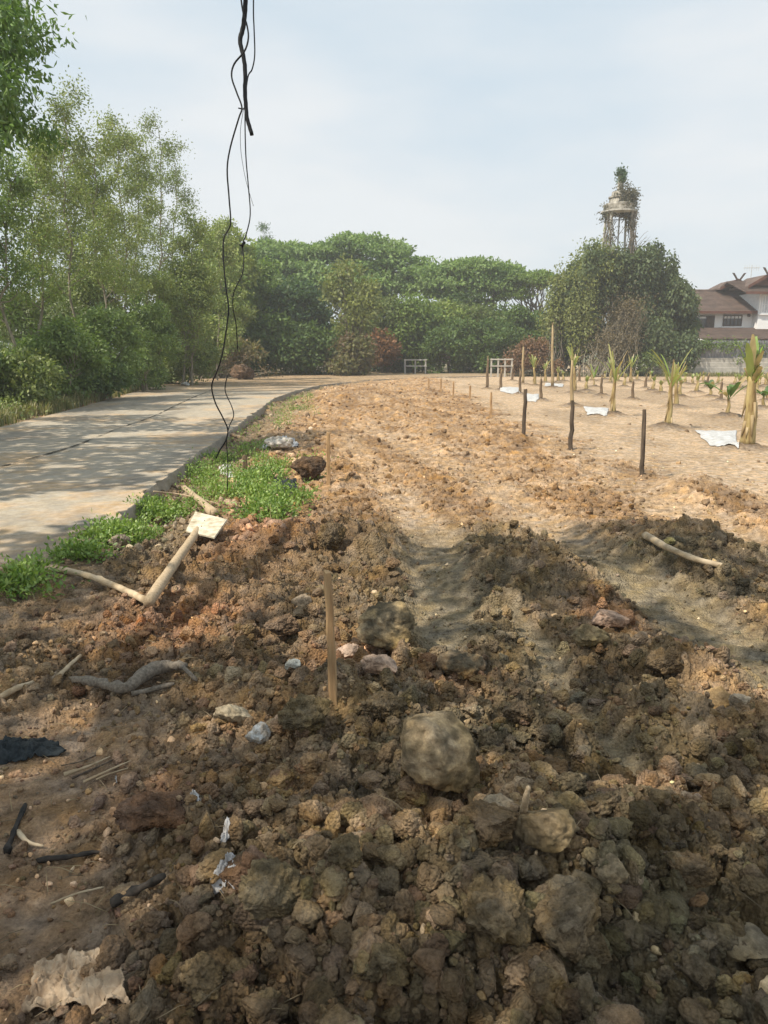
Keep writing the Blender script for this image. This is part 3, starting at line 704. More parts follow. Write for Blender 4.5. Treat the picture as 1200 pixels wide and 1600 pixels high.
# --- the wood behind the junction, tree by tree
tree('rain_tree', (-3.5, 74), [lobe(565, 402, 74, 78, 30), lobe(500, 412, 74, 60, 30), lobe(625, 425, 73, 52, 28), lobe(560, 450, 72, 84, 22)], 210, 140, (.95, .95, .28), .36, .22, (.15, .235, .08), (.25, .34, .115), 201,
     'big domed rain tree rising highest over the middle of the wood', 'tree', .5, nbr=40)
tree('rain_tree', (-10.5, 72), [lobe(440, 405, 72, 62, 24), lobe(400, 425, 70, 50, 36), lobe(475, 440, 70, 50, 30)], 130, 130, (.95, .95, .28), .36, .22, (.15, .235, .08), (.25, .34, .115), 202,
     'broad bright green tree left of the highest dome of the wood', 'tree', .4, nbr=30)
tree('rain_tree', (11, 72), [lobe(745, 428, 72, 62, 20), lobe(700, 440, 71, 45, 26), lobe(795, 440, 72, 52, 18), lobe(770, 448, 71, 50, 10)], 140, 130, (.95, .95, .24), .34, .21, (.15, .235, .08), (.25, .34, .115), 203,
     'wide flat topped rain tree in the right half of the wood', 'tree', .45, nbr=34)
tree('rain_tree', (15.2, 70), [lobe(830, 437, 70, 40, 11), lobe(858, 440, 70, 22, 8), lobe(805, 462, 70, 26, 10), lobe(876, 449, 70, 8, 5)], 80, 60, (.5, .5, .15), .26, .15, G['mid'], G['lite'], 204,
     'umbrella shaped tree with bare limbs showing against the sky beside the overgrown mound', 'tree', .32, nbr=30, hollow=.2, twig=.05)
tree('conifer', (-12.2, 76), [lobe(413, 366, 76, 5, 14), lobe(413, 384, 76, 11, 14), lobe(413, 402, 76, 22, 16), lobe(413, 418, 76, 30, 14)], 110, 60, (.35, .35, .2), .3, .05, G['blue'], G['mid'], 205,
     'feathery pointed tree top sticking out behind the bright green tree', 'tree', .2, nbr=16)
wood = [  # px, py, Y, rpx, rpy, A, B, label, name
    (345, 420, 52, 50, 55, 'lite', 'yel', 'airy pale green tree at the left end of the wood', 'light_tree'),
    (330, 480, 50, 55, 60, 'mid', 'yel', 'low yellowish bush tree beside the far end of the road', 'bushy_tree'),
    (392, 470, 56, 48, 60, 'mid', 'lite', 'bright leafy tree right behind the hanging wires', 'bushy_tree'),
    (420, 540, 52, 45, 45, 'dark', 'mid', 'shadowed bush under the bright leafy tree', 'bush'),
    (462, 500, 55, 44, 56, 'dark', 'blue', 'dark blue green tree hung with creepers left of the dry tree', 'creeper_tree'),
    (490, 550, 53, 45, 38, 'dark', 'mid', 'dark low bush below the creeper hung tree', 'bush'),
    (545, 470, 52.5, 34, 66, 'olive', 'yel', 'thin dry tree with brown stems in the middle of the wood', 'dry_tree'),
    (545, 555, 51.5, 30, 26, 'brown', 'olive', 'brown withered bush at the foot of the dry tree', 'withered_bush'),
    (605, 515, 60, 40, 50, 'mid', 'olive', 'olive tree right of the dry tree', 'bushy_tree'),
    (598, 545, 58, 16, 20, 'rust', 'brown', 'small rusty red bush under the olive tree', 'withered_bush'),
    (648, 522, 60, 44, 52, 'mid', 'lite', 'fresh green round tree behind the left railing', 'bushy_tree'),
    (690, 512, 62, 38, 46, 'lite', 'yel', 'light green tree just right of the left railing', 'bushy_tree'),
    (700, 545, 58, 48, 40, 'dark', 'mid', 'deep green bush right of the left railing', 'bush'),
    (745, 522, 62, 40, 44, 'olive', 'mid', 'grey olive tree under the flat topped rain tree', 'bushy_tree'),
    (765, 545, 58, 46, 42, 'dark', 'mid', 'deep green bush behind the leftmost stump', 'bush'),
    (805, 530, 62, 42, 44, 'dark', 'mid', 'dark tree left of the reddish dry bush', 'bushy_tree'),
    (838, 520, 64, 24, 30, 'dark', 'blue', 'narrow dark tree filling the gap beside the overgrown mound', 'bushy_tree'),
    (300, 540, 46, 48, 48, 'mid', 'yel', 'yellow green shrub where the road bends away', 'bush'),
    (355, 560, 49, 42, 28, 'olive', 'dry', 'half dry shrub at the bend of the road', 'bush'),
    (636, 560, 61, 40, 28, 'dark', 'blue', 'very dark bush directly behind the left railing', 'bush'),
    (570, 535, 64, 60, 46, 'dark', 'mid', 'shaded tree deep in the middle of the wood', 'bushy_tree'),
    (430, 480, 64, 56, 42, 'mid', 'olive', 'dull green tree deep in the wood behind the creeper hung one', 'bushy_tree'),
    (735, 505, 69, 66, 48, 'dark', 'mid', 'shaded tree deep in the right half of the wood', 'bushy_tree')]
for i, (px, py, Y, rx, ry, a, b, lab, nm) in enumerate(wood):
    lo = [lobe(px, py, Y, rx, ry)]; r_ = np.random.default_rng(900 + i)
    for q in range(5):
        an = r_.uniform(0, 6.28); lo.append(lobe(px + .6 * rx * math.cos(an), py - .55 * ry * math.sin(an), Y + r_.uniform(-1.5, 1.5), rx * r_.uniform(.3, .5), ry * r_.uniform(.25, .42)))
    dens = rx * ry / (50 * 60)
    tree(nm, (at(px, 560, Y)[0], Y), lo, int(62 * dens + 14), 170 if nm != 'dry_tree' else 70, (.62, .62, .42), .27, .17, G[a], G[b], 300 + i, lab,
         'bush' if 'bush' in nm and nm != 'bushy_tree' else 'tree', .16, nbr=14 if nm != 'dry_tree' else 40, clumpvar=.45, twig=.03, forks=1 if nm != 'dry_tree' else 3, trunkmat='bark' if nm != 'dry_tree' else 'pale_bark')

# --- the overgrown mound round the water tower
mound0 = [lobe(965, 430, 57, 62, 34), lobe(1040, 440, 56, 42, 36), lobe(905, 470, 56, 46, 34), lobe(960, 480, 55, 90, 60), lobe(1030, 500, 54, 50, 60), lobe(890, 510, 55, 36, 40), lobe(940, 545, 53.5, 60, 36), lobe(1000, 400, 57, 24, 20), lobe(940, 405, 57, 22, 18)]
rm = np.random.default_rng(42); mound = []
for px_, py_, s_ in [(1042, 420, 9), (1025, 408, 8), (926, 408, 10), (962, 416, 18), (940, 424, 20), (992, 416, 18), (1006, 428, 22), (965, 440, 34), (915, 440, 26), (1045, 442, 24), (1064, 462, 18), (1055, 470, 28), (890, 470, 24), (930, 480, 32), (1000, 480, 36), (870, 500, 20), (905, 520, 30), (1060, 510, 26), (960, 530, 34), (1020, 535, 34), (880, 545, 24), (1070, 545, 18)]:
    mound.append(lobe(px_, py_, 55 + 1.6 * rm.normal(), s_, s_ * rm.uniform(.8, 1.1)))
tree('overgrown_tree', (17.2, 56), mound, 330, 200, (.42, .42, .80), .28, .15, (.055, .085, .04), (.15, .19, .085), 400, 'big rounded tree smothered in creepers below the water tower', 'tree', .4, nbr=40, clumpvar=.5, droop=1.3)
root = empty('creeper', (14.5, 53, 0), 'yellow green creeper spilling down the left side of the overgrown tree', 'creeper')
cp = crown_points([lobe(893, 455, 54.5, 30, 26), lobe(880, 490, 54, 26, 30), lobe(935, 420, 55.5, 36, 26), lobe(905, 500, 53, 20, 40)], 190, 401, .6) - np.array([14.5, 53, 0])
V_, F_, c_ = leafcloud(cp, 60, (.3, .3, .5), .2, .12, G['olive'], G['yel'], 402, .9); npobj('foliage', V_, F_, M['leaf_far'], root, c_, smooth=False)
r_ = np.random.default_rng(5); paths = []
for i in range(34):
    e = cp[r_.integers(len(cp))]; paths.append((wob((e[0] + r_.uniform(-.4, .4), e[1] - .2, .0), e, 8, .14, r_), np.linspace(.04, .015, 8)))
V_, F_ = branchset(paths); npobj('stems', V_, F_, M['bark'], root)
root = empty('dead_vine', (17.0, 51.6, 0), 'grey brown dead vines hanging like a curtain on the front of the overgrown tree', 'vine')
paths = []; cps = []
for i in range(130):
    u = r_.random(); px0 = 955 + 30 * (1 - u) * r_.random() + 20 * r_.normal() * .6; top = at(px0 + 25 * r_.random(), 475 + 60 * r_.random(), 52.3 + r_.random()); bot = at(px0 - 60 * r_.random() + 10, 583, 51.5 + r_.normal() * .5)
    bot[2] = 0.05; O = np.array([17.0, 51.6, 0]); paths.append((wob(bot - O, top - O, 8, .13, r_, -.1), np.linspace(.020, .008, 8))); cps.append(top - O); cps.append((top + bot) / 2 - O)
V_, F_ = branchset(paths, 4); npobj('stems', V_, F_, M['pale_bark'], root)
V_, F_, c_ = leafcloud(cps, 34, (.3, .25, .5), .16, .08, (.16, .13, .08), (.22, .18, .11), 404, .9); npobj('dry_foliage', V_, F_, M['leaf_far'], root, c_, smooth=False)
tree('withered_bush', (11.0, 52), [lobe(822, 556, 52, 26, 20), lobe(835, 545, 52, 18, 16), lobe(800, 570, 52, 18, 12), lobe(850, 568, 52, 26, 16)], 90, 60, (.3, .3, .2), .2, .09, G['brown'], (.30, .17, .10), 405,
     'reddish withered bush behind the bare banana stems', 'bush', .08, nbr=40)
tree('bush', (22.5, 53.6), [lobe(1030, 560, 53.6, 22, 26), lobe(1000, 565, 52.8, 40, 20)], 60, 60, (.3, .3, .25), .2, .11, G['dark'], G['olive'], 406, 'dark bush at the left end of the concrete wall', 'bush', .08, nbr=20, droop=.6)

# --- slender trees along the left side of the road
def slim(px, basepx, Y, toppy, seed, label, lean=0.0, a='lite', b='yel', spreadx=30, n=150, leaf=30, low=.35, rad_=.055, name='slender_tree', cat='tree', L=.085, W=.045, group=None):
    r = np.random.default_rng(seed)
    Y = Y * 1.22 if Y < 32 else Y; spreadx *= .9; leaf = int(leaf * .9); n = int(n * .78); L *= 1.15; W *= 1.1
    bx = at(basepx, 600, Y)[0]; bz = hz(bx, Y) - .05; top = at(px, toppy, Y); H = top[2] - bz
    root = empty(name, (bx, Y, bz), label, cat, group); O = np.array([bx, Y, bz])
    k = Y / 1200
    P = wob((0, 0, 0), top - O, 12, .09, r, 0); P[:, 0] += lean * np.sin(np.linspace(0, np.pi, 12))
    paths = [(P, np.linspace(rad_, .012, 12))]; cents = []
    nb = 22
    for i in range(nb):
        t = low + (1 - low) * (i + r.random()) / nb; j = t * 11; j0 = int(min(j, 10)); p0 = P[j0] * (1 - (j - j0)) + P[j0 + 1] * (j - j0)
        az = r.uniform(0, 6.28); ln = spreadx * k * (1.15 - .75 * t) * r.uniform(.6, 1.3)
        e = p0 + np.array([math.cos(az) * ln, math.sin(az) * ln, ln * r.uniform(.5, 1.2)]); Q = wob(p0, e, 6, ln * .05, r, -.08 * ln)
        paths.append((Q, np.linspace(.018 * (1.3 - t) + .006, .004, 6)))
        for q in range(3):
            s = r.integers(2, 6); e2 = Q[s] + r.normal(size=3) * ln * .3; e2[2] += ln * .1
            paths.append((wob(Q[s], e2, 4, ln * .03, r), np.linspace(.008, .003, 4)))
            for u in (.4, .7, 1.0): cents.append(Q[s] * (1 - u) + e2 * u)
        for u in (3, 4, 5): cents.append(Q[u])
    cents = np.array(cents); m = r.choice(len(cents), min(n, len(cents)), replace=False)
    V_, F_ = branchset(paths, 5); npobj('trunk', V_, F_, M['pale_bark'], root)
    V_, F_, c_ = leafcloud(cents[m], leaf, (.19, .19, .14), L, W, G[a], G[b], seed + 1, .5, clumpvar=.4); npobj('crown', V_, F_, M['leaf'], root, c_, smooth=False)
slim(100, 118, 21, 168, 501, 'tallest slender tree of the roadside group', 0, 'mid', 'yel', 62, 270, 46)
slim(45, 52, 19, 215, 502, 'slender tree near the left edge with a dark straight trunk', .2, 'lite', 'yel', 55, 250, 44)
slim(10, 5, 17, 250, 503, 'slender tree cut by the left edge of the view', 0, 'mid', 'lite', 55, 240, 40)
slim(150, 185, 23, 215, 504, 'leaning slender tree right of the tallest one', -.3, 'lite', 'yel', 55, 270, 50)
slim(185, 192, 25, 200, 505, 'slender roadside tree with a sparse pale top', .1, 'mid', 'yel', 50, 260, 44)
slim(215, 205, 27, 240, 506, 'yellow green slender tree, fullest of the roadside group', 0, 'lite', 'yel', 52, 290, 60)
slim(248, 240, 29, 198, 507, 'slender tree with the airy spreading top at the right of the group', .2, 'olive', 'lite', 46, 240, 36)
slim(275, 258, 31, 255, 508, 'last tall slender tree of the roadside row towards the wood', 0, 'olive', 'lite', 42, 230, 36, low=.15)
slim(305, 300, 36, 345, 509, 'short airy tree after the last tall one of the roadside row', 0, 'lite', 'yel', 46, 260, 44, L=.11, W=.06, low=.12)
slim(345, 340, 42, 352, 510, 'thin sapling with feathery pale leaves beyond the roadside row', 0, 'lite', 'yel', 40, 240, 44, L=.13, W=.07, low=.12)
slim(70, 90, 27, 250, 511, 'thin tree standing behind the tallest slender one', .1, 'olive', 'yel', 50, 240, 36)
slim(130, 140, 33, 265, 512, 'grey green tree far behind the leaning slender one', .1, 'olive', 'mid', 46, 260, 44, L=.1, W=.05)
shr = [(15, 590, 16.5, 70, 44, 'mid', 'yel', 'leafy shrub at the left edge above the grass verge'), (95, 560, 18.5, 62, 55, 'mid', 'lite', 'dark green shrub at the foot of the tallest slender tree'),
       (165, 545, 21, 62, 62, 'mid', 'lite', 'bright shrub between the leaning tree and the sparse topped tree'), (225, 530, 25, 56, 66, 'mid', 'lite', 'large shady shrub at the foot of the fullest slender tree'),
       (205, 470, 28, 66, 60, 'lite', 'yel', 'tall yellow green shrub in the middle of the roadside group'), (265, 520, 31, 44, 60, 'mid', 'olive', 'round shrub near the end of the roadside row'),
       (60, 500, 24, 66, 50, 'mid', 'olive', 'shrub seen through the thin trunks on the left'), (130, 470, 26, 55, 45, 'mid', 'yel', 'sunny shrub behind the leaning slender tree'),
       (298, 560, 37, 42, 34, 'mid', 'yel', 'yellow green shrub under the short airy tree'), (255, 570, 31, 36, 30, 'mid', 'lite', 'green shrub under the last tall slender tree'), (30, 520, 30, 60, 60, 'mid', 'lite', 'bright shrub behind the slender tree with the dark trunk'),
       (290, 470, 36, 46, 60, 'lite', 'yel', 'pale shrub behind the end of the roadside row'), (140, 590, 20.5, 60, 26, 'mid', 'dark', 'low spreading shrub right above the grass verge'), (215, 588, 26.5, 46, 22, 'mid', 'lite', 'low dark shrub where the verge narrows')]
for i, (px, py, Y, rx, ry, a, b, lab) in enumerate(shr):
    Y = Y * 1.22 if Y < 32 else Y
    lo = [lobe(px, py, Y, rx, ry)]; r_ = np.random.default_rng(950 + i)
    for q in range(5):
        an = r_.uniform(0, 6.28); lo.append(lobe(px + .7 * rx * math.cos(an), py - .6 * ry * math.sin(an), Y + r_.uniform(-.8, .8), rx * r_.uniform(.3, .5), ry * r_.uniform(.3, .5)))
    tree('roadside_shrub', (at(px, 600, Y)[0], Y), lo, 120, 84, (.26, .26, .18), .12, .065, G[a], G[b], 550 + i, lab, 'shrub', .05, 'pale_bark', 'leaf', 24, droop=.4, forks=3, twig=.008, clumpvar=.42, hollow=.3)

# --- the big shade trees by the road whose canopy darkens the foreground (their limbs are above the view)
SH = [gp(*p) for p in [(-400, 905), (60, 880), (150, 850), (235, 880), (330, 905), (455, 815), (520, 812), (590, 832), (650, 856), (740, 850), (800, 850), (868, 858), (900, 845), (880, 828), (990, 815), (1095, 818), (1150, 852), (1260, 872), (1500, 900), (1700, 1200)]] + [(3.4, -.6), (-4.2, -.6)]
LIT = [(265, 985, 75, 26, 1), (560, 1050, 55, 16, .9), (400, 1160, 38, 22, .9), (655, 1370, 42, 20, .9), (1040, 1282, 50, 26, .9), (800, 1225, 22, 16, .8), (690, 1140, 60, 14, .9), (430, 900, 80, 20, .8), (560, 980, 40, 14, .8), (480, 1010, 40, 14, .8), (780, 960, 60, 12, .6), (880, 1060, 40, 14, .6), (540, 870, 60, 10, .6), (780, 1400, 26, 14, .6), (1110, 1380, 30, 16, .5), (430, 1330, 30, 14, .5), (1000, 925, 60, 14, .5), (1130, 1105, 36, 20, .7),
       (1160, 975, 44, 14, .8), (1180, 1060, 30, 20, .6), (470, 1280, 34, 16, .5), (720, 1030, 28, 10, .7), (950, 975, 30, 12, .5), (90, 1130, 70, 20, .4), (60, 1330, 90, 22, .5), (40, 1480, 80, 40, .5), (950, 1370, 24, 14, .6), (520, 1350, 30, 20, .4), (1190, 1300, 40, 20, .4),
       (900, 1480, 40, 12, .4), (590, 1500, 36, 16, .35), (330, 850, 50, 22, .9), (600, 915, 30, 10, .4), (1100, 1190, 40, 14, .5), (240, 1180, 50, 16, .4)]
ROADLIT = [(50, 815, 110, 26, 2), (150, 785, 80, 12, 1.5), (240, 690, 90, 10, 2), (110, 735, 45, 7, .8), (340, 650, 60, 7, 1), (240, 800, 40, 12, .6), (60, 870, 60, 8, .7), (200, 745, 24, 5, .7), (380, 620, 90, 9, 2), (300, 665, 30, 4, .6)]
LITW = None
def shade_keep(P, seed):
    r = np.random.default_rng(seed)
    t = P[:, 2] / S[2]; x = P[:, 0] - S[0] * t; y = P[:, 1] - S[1] * t
    m = inpoly(x, y, SH)
    p = np.where(y > 3.0, .70, .93) - .26 * ss(4.0, 4.8, y) * (1 - ss(-.1, .5, x)) + .10 * (x > .5) * (y > 4.5) - .28 * ss(.5, .65, fbm(x * 1.6, y * 1.2, 3, 57))
    for b in LIT: p -= 1.7 * b[4] * blob(x, y, b[0], b[1], b[2] * 1.3, b[3] * 1.35, .8)
    road = inpoly(x, y, RPOLY) & (y > 5.4) & (y < 33)
    q = .82 + .0 * x
    for b in ROADLIT: q -= b[4] * blob(x, y, b[0], b[1], b[2], b[3], .8)
    q -= .7 * ss(.58, .70, fbm(x * .35, y * .6, 3, 55))
    k = (m & (r.random(len(P)) < p)) | (road & ~m & (r.random(len(P)) < q))
    X_, Y_, D_ = proj(P)
    seen = (X_ > -60) & (X_ < 1260) & (Y_ > -60) & (P[:, 1] > 0)
    return k & ~seen
def shade_tree(base, hts, seed, label, x0, x1, y0, y1, n, limbs, L=.17, W=.10):
    r = np.random.default_rng(seed)
    bx, by = base; root = empty('shade_tree', (bx, by, -.1), label, 'tree'); O = np.array([bx, by, -.1])
    g_ = np.stack([r.uniform(x0, x1, n), r.uniform(y0, y1, n)], 1); h = r.uniform(hts[0], hts[1], n)
    # leaves gather in sprays
    cx = np.round(g_[:, 0] * 1.9 + .3 * r.normal(size=n)) / 1.9; cy = np.round(g_[:, 1] * 1.9 + .3 * r.normal(size=n)) / 1.9
    P = np.stack([g_[:, 0] * .8 + .2 * cx + S[0] * h / S[2], g_[:, 1] * .8 + .2 * cy + S[1] * h / S[2], h], 1)
    P = P[shade_keep(P, seed)]
    V_, F_, c_ = leafcloud(P - O, 1, (.01, .01, .01), L, W, G['mid'], G['lite'], seed, .3, .9); npobj('crown', V_, F_, M['leaf'], root, c_, smooth=False)
    paths = [(wob((0, 0, 0), (.3, .2, hts[0] * .72), 8, .07, r), np.linspace(.34, .22, 8))]
    for e in limbs:
        e = np.array(e) - O; paths.append((wob((.3, .2, hts[0] * .62), e, 10, .16, r, .5), np.linspace(.15, .03, 10)))
        for q in range(5):
            s = paths[-1 - q][0][r.integers(4, 9)] if q == 0 else s + 0
            e3 = s + np.array([r.uniform(-1.8, 1.8), r.uniform(-1.8, 1.8), r.uniform(.2, 1.2)]); paths.append((wob(s, e3, 5, .06, r), np.linspace(.04, .012, 5)))
    V_, F_ = branchset(paths, 8); npobj('trunk', V_, F_, M['bark'], root)
shade_tree((-5.6, -2.6), (7.2, 9.6), 601, 'spreading tree beside the road whose canopy shades the near clods', -4.4, 8.4, -.8, 6.9, 30000,
           [(-.15, 2.75, 7.4), (-8, 1, 8.2), (-4, 3, 8.6), (-2.5, -1, 8.5), (-9, -3, 8), (-6, 4, 8.8), (1.5, .5, 8.4)])
shade_tree((-14.5, 7.5), (6.2, 8.2), 602, 'second spreading tree on the far verge dappling the road', -9.5, -2.2, 5.2, 33, 30000,
           [(-11, 4, 7.5), (-12.5, 9, 7.6), (-13.5, 13, 7.4), (-16, 6, 7.5), (-11.5, 6.5, 7.8)], .25, .16)
# the leafy boughs in the upper left corner
root = empty('overhanging_tree', (-9.6, 11.6, -.05), 'leafy tree reaching into the upper left corner with drooping boughs', 'tree'); O = np.array([-9.6, 11.6, -.05]); r_ = np.random.default_rng(610)
ends = [(-30, -30), (10, 10), (40, 30), (62, 42), (20, 70), (45, 90), (5, 120), (0, 160), (20, 185), (-20, 210), (40, 200), (-10, 40), (-40, 100), (55, 15), (25, 135), (66, 215), (-30, 60), (-20, 140), (48, 60), (5, 215), (-40, 190)]
paths = [(wob((0, 0, 0), (.2, 0, 5.2), 9, .07, r_), np.linspace(.2, .11, 9))]; cc = []
for px, py in ends:
    e = at(px - 22, py - 12, 11.6 + r_.uniform(-1.2, 1.2)) - O; Q = wob((.2, 0, 4.2 + r_.random()), e, 9, .09, r_, .45); paths.append((Q, np.linspace(.06, .008, 9)))
    for s in (5, 6, 7, 8, 8, 8): cc.append(Q[s] + r_.normal(size=3) * .13)
V_, F_, c_ = leafcloud(cc, 105, (.17, .17, .12), .115, .046, (.10, .19, .055), (.18, .28, .07), 611, .75, clumpvar=.4); npobj('crown', V_, F_, M['leaf'], root, c_, smooth=False)
V_, F_ = branchset(paths, 6); npobj('trunk', V_, F_, M['bark'], root)

# --- grass and weeds
def blades(name, pts, h, wd, colA, colB, seed, label, cat, per=1, lean=.5):
    r = np.random.default_rng(seed); P = np.repeat(pts, per, 0); n = len(P)
    P = P + np.concatenate([r.normal(size=(n, 2)) * .03, np.zeros((n, 1))], 1)
    hh = h * r.uniform(.4, 1.4, (n, 1)); az = r.uniform(0, 6.28, n); d = np.stack([np.cos(az), np.sin(az), np.zeros(n)], 1); s = np.stack([-np.sin(az), np.cos(az), np.zeros(n)], 1)
    ln = lean * r.uniform(.1, 1.2, (n, 1)); up = np.array([0, 0, 1.])
    a = P - s * wd / 2; b = P + s * wd / 2; m1 = P + up * hh * .6 + d * hh * ln * .35; tip = P + up * hh * .9 + d * hh * ln
    V = np.stack([a, b, m1 + s * wd * .4, m1 - s * wd * .4, tip], 1).reshape(-1, 3)
    i = np.arange(n)[:, None] * 5; F4 = np.concatenate([i, i + 1, i + 2, i + 3], 1); F3 = np.concatenate([i + 3, i + 2, i + 4], 1)
    t = r.random((n, 1)); c = (np.array(colA) * (1 - t) + np.array(colB) * t) * r.uniform(.7, 1.3, (n, 1))
    o = npobj(name, V, [F4, F3], M['leaf'], None, np.repeat(c, 5, 0), smooth=False); return tag(o, label, cat, kind='stuff')
r_ = np.random.default_rng(70)
yy = np.exp(r_.uniform(np.log(9), np.log(46), 15000)); xl = np.interp(yy, [p[1] for p in RL[:8]], [p[0] for p in RL[:8]])
xx = xl - .02 - r_.gamma(1.5, .8, len(yy)) * (yy / 18) ** .5; zz = ground(xx, yy, False)[0]
k = fbm(xx * 1.2, yy * 1.2, 3, 5) > .34; pts = np.stack([xx, yy, zz], 1)[k]
blades('verge_grass', pts, .34, .02, (.15, .18, .055), (.38, .32, .16), 71, 'dry green grass along the left side of the road', 'grass', 3)
yy = r_.uniform(44, 54, 5000); xx = r_.uniform(-14, 26, 5000); ok = ~inpoly(xx, yy, RPOLY) & ((xx < -3 + (yy - 44)) | (yy > 51.5)) & ((yy > 49) | (xx < -8)); pts = np.stack([xx, yy, ground(xx, yy, False)[0]], 1)[ok]
blades('far_grass', pts, .30, .03, (.07, .11, .03), (.22, .19, .09), 72, 'rough grass at the foot of the wood', 'grass', 4)
yy = np.exp(r_.uniform(np.log(10), np.log(44), 1900)); xl = np.interp(yy, [p[1] for p in RL[:8]], [p[0] for p in RL[:8]]); xx = xl - .7 - r_.gamma(1.8, .9, len(yy)) * (yy / 18) ** .5
k = fbm(xx * .7, yy * .7, 3, 15) > .42; xx, yy = xx[k], yy[k]; pts = np.stack([xx, yy, ground(xx, yy, False)[0] + .12 + .3 * r_.random(len(xx)) * ss(.5, 2.5, np.interp(yy, [p[1] for p in RL[:8]], [p[0] for p in RL[:8]]) - xx)], 1)
V_, F_, c_ = leafcloud(pts, 80, (.26, .26, .15), .10, .045, G['mid'], G['yel'], 79, -.1, .6, clumpvar=.45); o = npobj('undergrowth', V_, F_, M['leaf'], None, c_, smooth=False); tag(o, 'low leafy undergrowth along the left verge', 'undergrowth', kind='stuff')
# leafy weeds beside the kerb and among the rubble
wc = []; r_ = np.random.default_rng(74)
for px, py, rx, ry, n in [(385, 778, 58, 22, 240), (425, 745, 34, 11, 120), (300, 738, 36, 10, 80), (235, 785, 38, 10, 150), (168, 838, 32, 9, 120), (115, 885, 22, 8, 50), (400, 800, 30, 14, 60), (430, 815, 20, 8, 30), (240, 822, 34, 8, 40), (340, 710, 30, 12, 50), (30, 930, 26, 14, 34), (350, 725, 40, 16, 60), (460, 640, 30, 12, 40), (420, 665, 34, 12, 40), (450, 640, 34, 12, 45), (385, 700, 26, 8, 40), (470, 622, 26, 8, 30)]:
    for _ in range(n):
        x_, y_ = gp(px + rx * r_.normal() * .75, py + ry * r_.normal() * .75)
        wc.append((x_, y_))
wc = np.array(wc); k = ~inpoly(wc[:, 0], wc[:, 1], RPOLY) | (pdist(wc[:, 0], wc[:, 1], RR) < .06) | (wc[:, 1] < 5.6); k &= fbm(wc[:, 0] * 2.6, wc[:, 1] * 2.0, 3, 8) + .04 * r_.normal(size=len(wc)) > .545; wc = wc[k]
wz = ground(wc[:, 0], wc[:, 1])[0]; wp = np.stack([wc[:, 0], wc[:, 1], wz + .05], 1)
V_, F_, c_ = leafcloud(wp, 46, (.075, .075, .045), .040, .022, (.11, .21, .035), (.30, .40, .09), 75, -.35, .8, clumpvar=.45)
o = npobj('leafy_weeds', V_, F_, M['leaf'], None, c_, smooth=False); tag(o, 'fresh green leafy weeds between the kerb and the heaps', 'weeds', kind='stuff')
blades('kerb_grass', wp[r_.random(len(wp)) < .5] - np.array([0, 0, .05]), .13, .005, (.12, .16, .05), (.38, .32, .16), 76, 'thin grass blades among the leafy weeds', 'grass', 5, .8)
# dry straw
n = 1500; R_s = np.exp(r_.uniform(np.log(1.4), np.log(14), n)); a_s = np.radians(r_.uniform(-34, 34, n)); xs = np.sin(a_s) * R_s; ys = np.cos(a_s) * R_s
k = (r_.random(n) < np.where(xs < -.3, .8, .16)) & ~(inpoly(xs, ys, RPOLY) & (ys > 5.4)); xs, ys = xs[k], ys[k]; zs = ground(xs, ys)[0] + .008
Vs, Fs, Cs, off = [], [], [], 0
for i in range(len(xs)):
    az = r_.uniform(0, 6.28); ln = r_.uniform(.02, .13); d = np.array([math.cos(az), math.sin(az), r_.uniform(-.1, .25)]) * ln
    V1, F1 = tube([(xs[i], ys[i], zs[i]), np.array([xs[i], ys[i], zs[i] + r_.uniform(0, .012)]) + d * .5, np.array([xs[i], ys[i], zs[i]]) + d], [.0016, .0014, .0008], 4)
    F1 = [f for f in F1 if len(f) == 4]
    Vs.append(V1); Fs.append(np.array(F1) + off); off += len(V1); Cs.append(np.tile(np.array([.36, .27, .16]) * r_.uniform(.35, 1.3), (len(V1), 1)))
o = npobj('straw', np.vstack(Vs), np.vstack(Fs), M['leaf'], None, np.vstack(Cs)); tag(o, 'dry straw and root fibres lying on the soil', 'straw', kind='stuff')

# ------------------------------------------------------------------ made things
M['white_paint'] = noise_mat('white_paint', (.80, .80, .79), (.90, .90, .89), 3, .7, .1)
M['house_wall'] = noise_mat('house_wall', (.82, .81, .79), (.90, .89, .88), 1.2, .8, .1, stretch=(1, 1, .4))
M['roof'] = noise_mat('roof', (.085, .062, .052), (.155, .11, .09), 1.6, .85, .4, .03, stretch=(1, 1, 1))
M['fascia'] = noise_mat('fascia', (.10, .045, .032), (.15, .07, .05), 3, .7, .1)
M['glass'] = noise_mat('window_glass', (.015, .018, .022), (.05, .05, .06), 2, .15, .05, spec=.6)
M['frame'] = noise_mat('dark_frame', (.05, .035, .03), (.10, .07, .055), 6, .6, .1)
M['curtain'] = noise_mat('pale_shutter', (.50, .52, .55), (.68, .70, .72), 2, .7, .1)
M['concrete'] = noise_mat('concrete', (.30, .285, .255), (.56, .53, .47), 2.2, .92, .35, .01, detail=10, lo=.3, hi=.7)
M['sheet_metal'] = noise_mat('sheet_metal', (.17, .17, .19), (.27, .27, .29), 1.4, .55, .1, stretch=(1, 1, .3))
M['metal'] = noise_mat('metal', (.42, .42, .41), (.62, .61, .58), 8, .5, .1)
M['dark_wood'] = noise_mat('dark_wood', (.055, .042, .032), (.15, .115, .085), 22, .85, .7, .004, stretch=(1, 1, .12))
M['stake_wood'] = noise_mat('stake_wood', (.30, .18, .09), (.54, .36, .19), 26, .8, .7, .003, stretch=(1, 1, .1))
M['bare_wood'] = noise_mat('bare_wood', (.34, .25, .15), (.60, .48, .33), 26, .8, .6, .003, stretch=(.3, .3, .3))
M['grey_wood'] = noise_mat('grey_wood', (.26, .19, .115), (.58, .45, .30), 60, .85, .8, .004, stretch=(1, 1, 1), lo=.25, hi=.72)
